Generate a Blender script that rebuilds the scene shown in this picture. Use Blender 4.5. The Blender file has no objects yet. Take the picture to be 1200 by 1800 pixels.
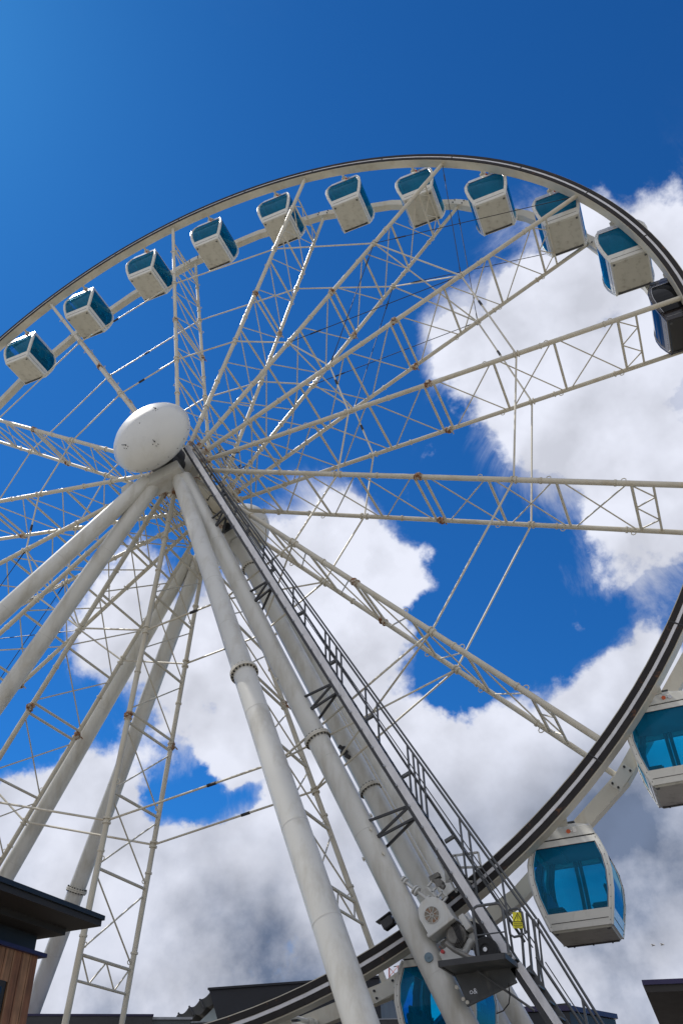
import bpy, bmesh, math, random
from mathutils import Vector, Matrix
random.seed(7)
R = math.radians
sc = bpy.context.scene
col = sc.collection

# ------------------------------------------------------------------ camera
cam_d = bpy.data.cameras.new("camera"); cam = bpy.data.objects.new("camera", cam_d); col.objects.link(cam)
cam_d.sensor_fit = 'VERTICAL'; cam_d.sensor_height = 36.0
cam_d.lens = 1452.3 / 1800 * 36.0
cam_d.clip_start = 0.1; cam_d.clip_end = 3000
RX = Vector((0.921703, 0.386394, -0.034101)); RY = Vector((-0.270785, 0.57799, -0.769807)); RZ = Vector((-0.277738, 0.718768, 0.637365))
cam.matrix_world = Matrix(((RX.x, -RY.x, -RZ.x, 13.0435), (RX.y, -RY.y, -RZ.y, -19.2019), (RX.z, -RY.z, -RZ.z, 1.5275), (0, 0, 0, 1)))
sc.camera = cam

# ------------------------------------------------------------------ sky, sun, exposure
SUN_EL, SUN_AZ = 60.0, -80.0            # azimuth from +y towards +x
w = bpy.data.worlds.new("World"); sc.world = w; w.use_nodes = True
nt = w.node_tree; nt.nodes.clear()
def N(t, **kw):
    n = nt.nodes.new(t)
    for k, v in kw.items(): setattr(n, k, v)
    return n
L = nt.links.new
out = N('ShaderNodeOutputWorld')
sky = N('ShaderNodeTexSky', sky_type='NISHITA'); sky.sun_disc = False
sky.sun_elevation = R(SUN_EL); sky.sun_rotation = R(SUN_AZ); sky.altitude = 0; sky.air_density = 1.0; sky.dust_density = 0.2; sky.ozone_density = 3.0
tc = N('ShaderNodeTexCoord')
def MA(op, a, b=None, c=None, clamp=False):
    m = N('ShaderNodeMath', operation=op); m.use_clamp = clamp
    for i, v in enumerate((a, b, c)):
        if v is None: continue
        if isinstance(v, (int, float)): m.inputs[i].default_value = v
        else: L(v, m.inputs[i])
    return m.outputs[0]
D = tc.outputs['Generated']
def noise(scale, detail, rough, off=(0, 0, 0), dist=0.0, vec=None):
    mp = N('ShaderNodeMapping'); L(vec or D, mp.inputs[0]); mp.inputs['Location'].default_value = off
    n = N('ShaderNodeTexNoise'); n.inputs['Scale'].default_value = scale; n.inputs['Detail'].default_value = detail
    n.inputs['Roughness'].default_value = rough; n.inputs['Distortion'].default_value = dist
    L(mp.outputs[0], n.inputs['Vector']); return n.outputs['Fac']
# cloud banks by compass direction and height (x, y, z, tightness, density)
BANKS = [(0.0755, 0.6475, 0.7583, 169.5, 1), (0.1371, 0.6595, 0.7391, 464.9, 0.9), (0.1661, 0.6213, 0.7657, 3338.2, 0.5), (-0.0107, 0.6365, 0.7712, 574.4, 0.7), (-0.0241, 0.601, 0.7989, 2317.6, 0.4), (0.0254, 0.6098, 0.7922, 1924.7, 0.45), (0.0428, 0.7187, 0.694, 183.6, 1), (-0.0449, 0.6888, 0.7236, 702.1, 0.7), (-0.0873, 0.656, 0.7497, 1235.7, 0.5), (-0.1153, 0.6886, 0.7159, 1744.5, 0.35), (0.0754, 0.79, 0.6084, 285.6, 0.8), (-0.0263, 0.7735, 0.6333, 704.7, 0.4), (-0.0383, 0.84, 0.5412, 1272.6, 0.38), (0.0607, 0.8456, 0.5304, 763.5, 0.5), (-0.0188, 0.7247, 0.6888, 1257.5, 0.4), (-0.2833, 0.7306, 0.6213, 659.1, 0.85), (-0.3226, 0.7495, 0.5781, 424.4, 0.9), (-0.282, 0.7914, 0.5424, 528.1, 0.9), (-0.3496, 0.686, 0.6381, 2651.9, 0.45), (-0.3741, 0.7628, 0.5275, 356.7, 0.9), (-0.4161, 0.7247, 0.5493, 534.9, 0.7), (-0.2318, 0.7815, 0.5793, 2102.0, 0.5), (-0.1572, 0.7177, 0.6784, 3498.6, 0.42), (-0.3274, 0.8067, 0.492, 435.2, 0.9), (-0.1985, 0.735, 0.6484, 6791.8, 0.25), (-0.5144, 0.6559, 0.5524, 705.5, 0.6), (-0.5639, 0.6547, 0.5034, 733.1, 0.45), (-0.4842, 0.7325, 0.4784, 373.5, 0.9), (-0.4673, 0.7767, 0.4222, 719.1, 0.9), (-0.5187, 0.6989, 0.4925, 933.2, 0.5), (-0.6078, 0.6476, 0.4595, 1961.9, 0.3), (-0.4283, 0.8016, 0.4172, 931.8, 0.6), (-0.6291, 0.7046, 0.3282, 656.6, 0.9), (-0.5941, 0.7174, 0.3639, 1406.4, 0.6), (-0.577, 0.7659, 0.2836, 235.8, 1), (-0.4473, 0.8475, 0.2859, 256.6, 1), (-0.3418, 0.8783, 0.3344, 282.8, 1), (-0.3629, 0.8335, 0.4167, 706.9, 0.7), (-0.2867, 0.8725, 0.3957, 566.1, 0.9), (-0.2275, 0.9085, 0.3504, 282.6, 1), (-0.1207, 0.9195, 0.3741, 400.4, 1), (-0.0321, 0.9075, 0.4187, 999.0, 0.8), (0.0257, 0.9048, 0.425, 623.0, 0.9), (-0.1216, 0.953, 0.2776, 181.9, 1), (0.0087, 0.9489, 0.3155, 188.1, 1), (-0.3728, 0.9067, 0.1973, 94.3, 1), (-0.5796, 0.7949, 0.1796, 102.1, 1), (-0.1531, 0.9769, 0.149, 103.8, 1), (0.0297, 0.978, 0.2065, 107.2, 1), (-0.7044, 0.6702, 0.2336, 107.2, 1), (-0.4932, 0.7913, 0.3615, 2376.2, -0.8), (-0.4488, 0.8169, 0.3623, 2965.4, -0.5), (-0.5417, 0.7638, 0.3511, 3092.2, -0.4), (-0.6432, 0.6523, 0.401, 2068.1, -0.4), (-0.1991, 0.8624, 0.4655, 1785.9, -0.8), (-0.2214, 0.8209, 0.5265, 3533.0, -0.4), (-0.1366, 0.8415, 0.5227, 1229.8, -0.4), (-0.3942, 0.8531, 0.3418, 11917.5, -0.3)]
# unseen cloud banks added behind and beside the viewer as neutral fill light
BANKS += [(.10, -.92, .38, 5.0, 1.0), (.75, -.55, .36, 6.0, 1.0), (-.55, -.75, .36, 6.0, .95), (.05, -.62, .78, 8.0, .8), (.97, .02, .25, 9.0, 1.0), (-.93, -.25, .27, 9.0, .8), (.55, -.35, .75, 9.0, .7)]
BANKS += [(0.0138, 0.8405, 0.5416, 1310.2, 0.46), (-0.0484, 0.8647, 0.4999, 3785.3, 0.32), (0.024, 0.8787, 0.4768, 1955.1, 0.42), (0.0082, 0.8131, 0.582, 2900.9, 0.34)]
BANKS += [(-0.1182, 0.6192, 0.7762, 3086.4, 0.7), (-0.1206, 0.6506, 0.7498, 3591.3, 0.5), (-0.0844, 0.6144, 0.7845, 2829.8, 0.6), (-0.5209, 0.7776, 0.3521, 999.3, -0.45), (-0.4361, 0.8199, 0.3709, 2322.6, -0.4), (-0.6503, 0.6393, 0.4104, 1058.4, -0.6)]
# break up the outline of the banks: shift the look-up direction with a coarse noise
wn = N('ShaderNodeTexNoise'); wn.inputs['Scale'].default_value = 7.0; wn.inputs['Detail'].default_value = 6.0; wn.inputs['Roughness'].default_value = .6
L(D, wn.inputs['Vector'])
sub = N('ShaderNodeVectorMath', operation='SUBTRACT'); L(wn.outputs['Color'], sub.inputs[0]); sub.inputs[1].default_value = (.5, .5, .5)
scl = N('ShaderNodeVectorMath', operation='SCALE'); L(sub.outputs[0], scl.inputs[0]); scl.inputs['Scale'].default_value = .10
add = N('ShaderNodeVectorMath', operation='ADD'); L(D, add.inputs[0]); L(scl.outputs[0], add.inputs[1])
nrm = N('ShaderNodeVectorMath', operation='NORMALIZE'); L(add.outputs[0], nrm.inputs[0])
acc = None
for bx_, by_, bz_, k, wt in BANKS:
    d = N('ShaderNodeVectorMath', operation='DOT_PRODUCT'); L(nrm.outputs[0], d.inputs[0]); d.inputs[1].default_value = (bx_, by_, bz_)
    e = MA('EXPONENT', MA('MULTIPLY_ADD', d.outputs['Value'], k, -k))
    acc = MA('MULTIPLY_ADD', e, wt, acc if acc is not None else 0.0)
acc = MA('MINIMUM', acc, 1.15)
f1 = noise(8.0, 12, .60, (3.1, 1.7, .4), .0)
dens = MA('ADD', acc, MA('MULTIPLY', MA('SUBTRACT', f1, .5), 2.1))
mr = N('ShaderNodeMapRange', interpolation_type='SMOOTHSTEP'); L(dens, mr.inputs[0]); mr.inputs[1].default_value = .47; mr.inputs[2].default_value = .80
# thin veils and wisps around the solid banks
wv = noise(5.0, 9, .68, (6.1, 3.3, 1.2), .6)
wd = MA('ADD', MA('MULTIPLY', acc, .85), MA('MULTIPLY', MA('SUBTRACT', wv, .5), 2.2))
m2 = N('ShaderNodeMapRange', interpolation_type='SMOOTHSTEP'); L(wd, m2.inputs[0]); m2.inputs[1].default_value = .22; m2.inputs[2].default_value = 1.0; m2.inputs[4].default_value = .8
gate = N('ShaderNodeMapRange', interpolation_type='SMOOTHSTEP'); L(acc, gate.inputs[0]); gate.inputs[1].default_value = .04; gate.inputs[2].default_value = .30
cover = MA('MAXIMUM', mr.outputs[0], MA('MULTIPLY', m2.outputs[0], gate.outputs[0]))
sep = N('ShaderNodeSeparateXYZ'); L(D, sep.inputs[0])
low = N('ShaderNodeMapRange', interpolation_type='SMOOTHSTEP'); L(sep.outputs['Z'], low.inputs[0])
low.inputs[1].default_value = .42; low.inputs[2].default_value = .14; low.inputs[3].default_value = 0; low.inputs[4].default_value = 1
g1 = MA('ADD', MA('MULTIPLY', noise(3.4, 4, .5, (8.3, 2.2, 5.0)), .62), MA('MULTIPLY', noise(9.0, 9, .6, (1.3, 7.2, 2.0)), .38))
gr = N('ShaderNodeMapRange', interpolation_type='SMOOTHSTEP'); L(g1, gr.inputs[0]); gr.inputs[1].default_value = .36; gr.inputs[2].default_value = .62
grey = MA('MULTIPLY', gr.outputs[0], MA('MULTIPLY_ADD', low.outputs[0], .95, .10), clamp=True)
# rain-grey bases low in the sky
gb = 0.0
for bx_, by_, bz_, k, wt in [(-0.036, 0.9686, 0.2459, 141.6, 0.75), (-0.0805, 0.9449, 0.3174, 358.5, 0.3), (-0.4379, 0.8742, 0.2097, 186.9, 0.55), (-0.6023, 0.7742, 0.1943, 407.6, 0.35), (-0.2649, 0.9196, 0.2902, 412.2, 0.3)]:
    d = N('ShaderNodeVectorMath', operation='DOT_PRODUCT'); L(nrm.outputs[0], d.inputs[0]); d.inputs[1].default_value = (bx_, by_, bz_)
    gb = MA('MULTIPLY_ADD', MA('EXPONENT', MA('MULTIPLY_ADD', d.outputs['Value'], k, -k)), wt, gb)
grey = MA('ADD', MA('MULTIPLY', grey, .75), MA('MULTIPLY', gb, MA('MULTIPLY_ADD', gr.outputs[0], .6, .55)), clamp=True)
cm = N('ShaderNodeMix', data_type='RGBA'); L(grey, cm.inputs[0])
cm.inputs[6].default_value = (.60, .62, .70, 1); cm.inputs[7].default_value = (.12, .155, .235, 1)
# deep clear blue: saturate and deepen the Nishita sky (polarised northern summer sky)
skm = N('ShaderNodeMix', data_type='RGBA', blend_type='MULTIPLY'); skm.inputs[0].default_value = 1
skg = N('ShaderNodeGamma'); L(sky.outputs[0], skg.inputs[0]); skg.inputs[1].default_value = 1.10
L(skg.outputs[0], skm.inputs[6]); skm.inputs[7].default_value = (.0094, .0435, .0760, 1)
mix = N('ShaderNodeMix', data_type='RGBA'); L(cover, mix.inputs[0]); L(skm.outputs[2], mix.inputs[6])
cs = N('ShaderNodeVectorMath', operation='SCALE'); L(cm.outputs[2], cs.inputs[0]); 
# billows: brighter where the cloud thins towards the sun, dimmer behind its lumps
f2 = noise(8.0, 5, .5, (3.1 - .49 * .045, 1.7 + .087 * .045, .4 + .866 * .045)); f3 = noise(8.0, 5, .5, (3.1, 1.7, .4))
rel = MA('MULTIPLY_ADD', MA('SUBTRACT', f3, f2), 1.1, 1.0)
L(MA('MINIMUM', MA('MAXIMUM', rel, .82), 1.12), cs.inputs['Scale'])
L(cs.outputs[0], mix.inputs[7])
bg = N('ShaderNodeBackground'); L(mix.outputs[2], bg.inputs[0]); bg.inputs[1].default_value = 1.0
L(bg.outputs[0], out.inputs[0])

sun_d = bpy.data.lights.new("sun", 'SUN'); sun = bpy.data.objects.new("sun", sun_d); col.objects.link(sun)
sun_d.energy = 4.6; sun_d.angle = R(.5); sun_d.color = (1, .95, .87)
sdir = Vector((math.cos(R(SUN_EL)) * math.sin(R(SUN_AZ)), math.cos(R(SUN_EL)) * math.cos(R(SUN_AZ)), math.sin(R(SUN_EL))))
sun.rotation_euler = sdir.to_track_quat('Z', 'Y').to_euler(); sun.location = (-30, 5, 60)
sc.view_settings.view_transform = 'Standard'; sc.view_settings.look = 'None'; sc.view_settings.gamma = 1.0
sc.view_settings.exposure = 0.35
sc.render.engine = 'CYCLES'
sc.cycles.max_bounces = 8; sc.cycles.transparent_max_bounces = 24

# ------------------------------------------------------------------ materials
def mat(name, base, rough=.5, metal=0.0, var=.06, scale=3.0, bump=0.0, spec=.5, rust=None, dirt=None, coat=0.0, detail=5):
    m = bpy.data.materials.new(name); m.use_nodes = True
    n = m.node_tree; b = n.nodes['Principled BSDF']; lk = n.links.new
    b.inputs['Roughness'].default_value = rough; b.inputs['Metallic'].default_value = metal
    b.inputs['Specular IOR Level'].default_value = spec; b.inputs['Coat Weight'].default_value = coat
    t = n.nodes.new('ShaderNodeTexCoord')
    nz = n.nodes.new('ShaderNodeTexNoise'); nz.inputs['Scale'].default_value = scale; nz.inputs['Detail'].default_value = detail
    lk(t.outputs['Object'], nz.inputs['Vector'])
    mr_ = n.nodes.new('ShaderNodeMapRange'); mr_.inputs[1].default_value = .3; mr_.inputs[2].default_value = .7
    mr_.inputs[3].default_value = 1 - var; mr_.inputs[4].default_value = 1 + var; lk(nz.outputs['Fac'], mr_.inputs[0])
    v = n.nodes.new('ShaderNodeVectorMath'); v.operation = 'SCALE'; v.inputs[0].default_value = base[:3]; lk(mr_.outputs[0], v.inputs['Scale'])
    last = v.outputs[0]
    def layer(colr, sc_, lo, hi, last, stretch=(1, 1, 1)):
        mp = n.nodes.new('ShaderNodeMapping'); mp.inputs['Scale'].default_value = stretch; lk(t.outputs['Object'], mp.inputs[0])
        z = n.nodes.new('ShaderNodeTexNoise'); z.inputs['Scale'].default_value = sc_; z.inputs['Detail'].default_value = 8; z.inputs['Roughness'].default_value = .65
        lk(mp.outputs[0], z.inputs['Vector'])
        q = n.nodes.new('ShaderNodeMapRange'); q.inputs[1].default_value = lo; q.inputs[2].default_value = hi; lk(z.outputs['Fac'], q.inputs[0])
        x = n.nodes.new('ShaderNodeMix'); x.data_type = 'RGBA'; lk(q.outputs[0], x.inputs[0]); lk(last, x.inputs[6]); x.inputs[7].default_value = (*colr, 1)
        return x.outputs[2]
    if dirt: last = layer(dirt[0], dirt[1], dirt[2], dirt[3], last, (1, 1, .25))
    if rust: last = layer(rust[0], rust[1], rust[2], rust[3], last)
    lk(last, b.inputs['Base Color'])
    rr = n.nodes.new('ShaderNodeMapRange'); rr.inputs[3].default_value = max(0, rough - .07); rr.inputs[4].default_value = min(1, rough + .07)
    lk(nz.outputs['Fac'], rr.inputs[0]); lk(rr.outputs[0], b.inputs['Roughness'])
    if bump:
        z = n.nodes.new('ShaderNodeTexNoise'); z.inputs['Scale'].default_value = scale * 14; lk(t.outputs['Object'], z.inputs['Vector'])
        bp = n.nodes.new('ShaderNodeBump'); bp.inputs['Strength'].default_value = bump; bp.inputs['Distance'].default_value = .01
        lk(z.outputs['Fac'], bp.inputs['Height']); lk(bp.outputs[0], b.inputs['Normal'])
    return m
RUSTC = (.20, .075, .022)
M = {}
M['white'] = mat('white_painted_steel', (.54, .52, .45), .38, 0, .05, 2.0, dirt=((.40, .36, .28), 3.0, .55, .80))
M['truss'] = mat('weathered_white_truss_paint', (.50, .47, .385), .42, 0, .06, 2.0, dirt=((.40, .33, .22), 2.4, .52, .78), rust=(RUSTC, 9.0, .715, .76))
M['leg'] = mat('grey_white_leg_paint', (.54, .54, .505), .36, 0, .05, .9, dirt=((.36, .335, .27), 2.2, .47, .78))
M['weld'] = mat('painted_weld_bead', (.47, .465, .43), .5, 0, .1, 9.0, rust=(RUSTC, 6.0, .66, .74))
M['cap'] = mat('hub_cap_gloss_paint', (.55, .555, .53), .30, 0, .03, 1.2, dirt=((.45, .45, .40), 1.6, .55, .85), coat=.2)
M['rust'] = mat('rusty_joint_steel', (.23, .10, .04), .85, .1, .5, 14.0, bump=.6, rust=((.50, .46, .38), 6.0, .44, .56))
M['dark'] = mat('dark_grey_painted_steel', (.030, .031, .034), .45, 0, .2, 3.0)
M['strip'] = mat('pale_stringer_paint', (.60, .60, .62), .4, 0, .06, 5.0, dirt=((.42, .42, .42), 5, .5, .8))
M['galv'] = mat('galvanised_steel', (.30, .315, .34), .42, .45, .14, 6.0, dirt=((.20, .21, .22), 4, .45, .8))
M['rail'] = mat('grey_handrail_steel', (.085, .09, .095), .42, .1, .15, 5.0)
M['galvdark'] = mat('dull_galvanised_plate', (.07, .076, .08), .5, .1, .2, 3.0, dirt=((.16, .16, .15), 3.5, .5, .75))
M['rubber'] = mat('black_rubber_drive_track', (.014, .012, .012), .85, 0, .4, 6.0, rust=((.10, .045, .02), 5.0, .60, .72))
M['black'] = mat('black_cable_rubber', (.012, .012, .013), .55, 0, .2, 8.0)
M['tyre'] = mat('drive_tyre_rubber', (.016, .016, .017), .75, 0, .3, 12.0, bump=.4)
M['gshell'] = mat('gondola_white_gelcoat', (.60, .60, .56), .28, 0, .03, 2.0, dirt=((.48, .46, .40), 4.0, .56, .8), coat=.3)
M['gbase'] = mat('gondola_underside_grey_beige', (.44, .43, .37), .6, 0, .06, 2.5, dirt=((.22, .20, .16), 5.0, .52, .8))
M['seam'] = mat('black_rubber_seam', (.012, .012, .013), .6, 0, .1, 5)
M['gblack'] = mat('gondola_gloss_black_paint', (.016, .012, .014), .2, 0, .15, 3.0, coat=.5)
M['gblackbase'] = mat('gondola_black_underside', (.008, .008, .009), .45, 0, .2, 3.0)
M['seat'] = mat('dark_seat_vinyl', (.02, .022, .028), .5, 0, .2, 6.0)
M['inner'] = mat('gondola_interior_grey', (.30, .33, .35), .6, 0, .1, 3.0)
M['doorpost'] = mat('dark_teal_grey_door_post', (.05, .07, .085), .5, 0, .1, 3.0)
M['orange'] = mat('orange_lamp_plastic', (.55, .09, .02), .3, 0, .05, 5)
M['chrome'] = mat('bright_lock_metal', (.55, .55, .55), .25, .8, .05, 5)
M['acbox'] = mat('off_white_cabinet_paint', (.52, .53, .51), .4, 0, .04, 4.0, dirt=((.38, .34, .27), 5.0, .5, .8))
M['grille'] = mat('rusty_fan_grille', (.22, .20, .165), .6, .3, .3, 12.0, rust=((.23, .11, .05), 9.0, .5, .62))
M['motor'] = mat('worn_grey_motor_casting', (.17, .165, .15), .55, .3, .35, 8.0, rust=((.16, .09, .05), 8.0, .6, .7))
M['bluecap'] = mat('blue_grey_bolt_cap', (.12, .18, .22), .5, .2, .1, 6.0, rust=((.25, .13, .07), 9, .62, .7))
M['red'] = mat('red_switch', (.42, .03, .03), .4, 0, .05, 5)
M['yellow'] = mat('yellow_warning_plate', (.85, .78, .03), .5, 0, .05, 5)
M['signink'] = mat('black_sign_print', (.015, .015, .015), .5, 0, .05, 5)
M['navy'] = mat('navy_metal_cladding', (.008, .011, .016), .45, .2, .2, 2.0)
M['fascia'] = mat('indigo_metal_fascia', (.020, .016, .060), .4, .3, .15, 2.0)
M['soffit'] = mat('dark_brown_soffit', (.012, .010, .009), .6, 0, .15, 3.0)
M['slate'] = mat('slate_roof_membrane', (.008, .010, .016), .55, .1, .3, .6)
M['greypanel'] = mat('grey_green_wall_panel', (.07, .085, .09), .5, .1, .08, 1.0)
M['canvas'] = mat('weathered_grey_canvas', (.06, .062, .06), .8, 0, .25, 1.5)
M['paneglass'] = mat('pale_window_glass', (.28, .33, .34), .15, .2, .15, 2.0)
M['darkglass'] = mat('dark_window_glass', (.01, .012, .014), .08, 0, .1, 2.0)
M['deck'] = mat('dark_bounce_blocker', (.055, .05, .045), .8, 0, .15, 2.0, bump=.3)  # dark tone for the unseen sheet added to cut ground bounce
M['crane'] = mat('faded_red_crane_paint', (.34, .13, .12), .5, 0, .1, 2.0)
M['gull'] = mat('grey_white_feathers', (.25, .25, .26), .8, 0, .15, 4.0)

# concrete ground
m = bpy.data.materials.new('concrete_paving'); m.use_nodes = True; n = m.node_tree; b = n.nodes['Principled BSDF']
t = n.nodes.new('ShaderNodeTexCoord'); bk = n.nodes.new('ShaderNodeTexBrick'); bk.inputs['Scale'].default_value = 1.0
bk.inputs['Color1'].default_value = (.33, .31, .265, 1); bk.inputs['Color2'].default_value = (.29, .27, .235, 1); bk.inputs['Mortar'].default_value = (.14, .13, .12, 1)
bk.inputs['Mortar Size'].default_value = .012; n.links.new(t.outputs['Object'], bk.inputs['Vector'])
nz = n.nodes.new('ShaderNodeTexNoise'); nz.inputs['Scale'].default_value = .7; nz.inputs['Detail'].default_value = 9; n.links.new(t.outputs['Object'], nz.inputs['Vector'])
mx = n.nodes.new('ShaderNodeMix'); mx.data_type = 'RGBA'; mx.blend_type = 'OVERLAY'; mx.inputs[0].default_value = .5
n.links.new(bk.outputs['Color'], mx.inputs[6]); n.links.new(nz.outputs['Fac'], mx.inputs[7]); n.links.new(mx.outputs[2], b.inputs['Base Color']); b.inputs['Roughness'].default_value = .85
M['ground'] = m

# vertical timber boards: a tone per board from its place along the wall, grain along z
def wood(name, axis, cols, pitch):
    m = bpy.data.materials.new(name); m.use_nodes = True; n = m.node_tree; b = n.nodes['Principled BSDF']; lk = n.links.new
    t = n.nodes.new('ShaderNodeTexCoord'); s = n.nodes.new('ShaderNodeSeparateXYZ'); lk(t.outputs['Object'], s.inputs[0])
    q = n.nodes.new('ShaderNodeMath'); q.operation = 'DIVIDE'; lk(s.outputs[axis], q.inputs[0]); q.inputs[1].default_value = pitch
    fl = n.nodes.new('ShaderNodeMath'); fl.operation = 'FLOOR'; lk(q.outputs[0], fl.inputs[0])
    wn_ = n.nodes.new('ShaderNodeTexWhiteNoise'); wn_.noise_dimensions = '1D'; lk(fl.outputs[0], wn_.inputs['W'])
    cr = n.nodes.new('ShaderNodeValToRGB'); lk(wn_.outputs['Value'], cr.inputs[0])
    cr.color_ramp.elements[0].color = (*cols[0], 1); cr.color_ramp.elements[1].color = (*cols[1], 1)
    mp = n.nodes.new('ShaderNodeMapping'); mp.inputs['Scale'].default_value = (14, 14, .8); lk(t.outputs['Object'], mp.inputs[0])
    g = n.nodes.new('ShaderNodeTexNoise'); g.inputs['Scale'].default_value = 3; g.inputs['Detail'].default_value = 8; lk(mp.outputs[0], g.inputs['Vector'])
    st = n.nodes.new('ShaderNodeTexNoise'); st.inputs['Scale'].default_value = 3.5; st.inputs['Detail'].default_value = 5; lk(t.outputs['Object'], st.inputs['Vector'])
    a = n.nodes.new('ShaderNodeMapRange'); a.inputs[1].default_value = .3; a.inputs[2].default_value = .7; a.inputs[3].default_value = .55; a.inputs[4].default_value = 1.35; lk(g.outputs['Fac'], a.inputs[0])
    a2 = n.nodes.new('ShaderNodeMapRange'); a2.inputs[1].default_value = .35; a2.inputs[2].default_value = .7; a2.inputs[3].default_value = 1.15; a2.inputs[4].default_value = .6; lk(st.outputs['Fac'], a2.inputs[0])
    mm = n.nodes.new('ShaderNodeMath'); mm.operation = 'MULTIPLY'; lk(a.outputs[0], mm.inputs[0]); lk(a2.outputs[0], mm.inputs[1])
    v = n.nodes.new('ShaderNodeVectorMath'); v.operation = 'SCALE'; lk(cr.outputs[0], v.inputs[0]); lk(mm.outputs[0], v.inputs['Scale'])
    lk(v.outputs[0], b.inputs['Base Color']); b.inputs['Roughness'].default_value = .75
    bp = n.nodes.new('ShaderNodeBump'); bp.inputs['Strength'].default_value = .35; bp.inputs['Distance'].default_value = .01; lk(g.outputs['Fac'], bp.inputs['Height']); lk(bp.outputs[0], b.inputs['Normal'])
    return m
M['wood'] = wood('red_brown_larch_boards', 'Y', ((.17, .075, .038), (.27, .15, .082)), .15)

# tinted glass
def glass(name, tint, fres_col=(1, 1, 1), base=.04):
    m = bpy.data.materials.new(name); m.use_nodes = True; n = m.node_tree; n.nodes.clear(); lk = n.links.new
    o = n.nodes.new('ShaderNodeOutputMaterial'); tr = n.nodes.new('ShaderNodeBsdfTransparent'); tr.inputs[0].default_value = (*tint, 1)
    gl = n.nodes.new('ShaderNodeBsdfGlossy'); gl.inputs[0].default_value = (*fres_col, 1); gl.inputs['Roughness'].default_value = .03
    fr = n.nodes.new('ShaderNodeFresnel'); fr.inputs[0].default_value = 1.33
    mx = n.nodes.new('ShaderNodeMixShader'); lk(fr.outputs[0], mx.inputs[0]); lk(tr.outputs[0], mx.inputs[1]); lk(gl.outputs[0], mx.inputs[2])
    df = n.nodes.new('ShaderNodeBsdfDiffuse'); df.inputs[0].default_value = (tint[0] * .3, tint[1] * .40, tint[2] * .58, 1)
    m2 = n.nodes.new('ShaderNodeMixShader'); m2.inputs[0].default_value = base; lk(mx.outputs[0], m2.inputs[1]); lk(df.outputs[0], m2.inputs[2])
    lk(m2.outputs[0], o.inputs[0]); return m
M['blueglass'] = glass('turquoise_tinted_glass', (.03, .66, .90), (.40, .80, 1.0), base=.22)
M['blackglass'] = glass('smoked_black_glass', (.04, .045, .06))

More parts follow.
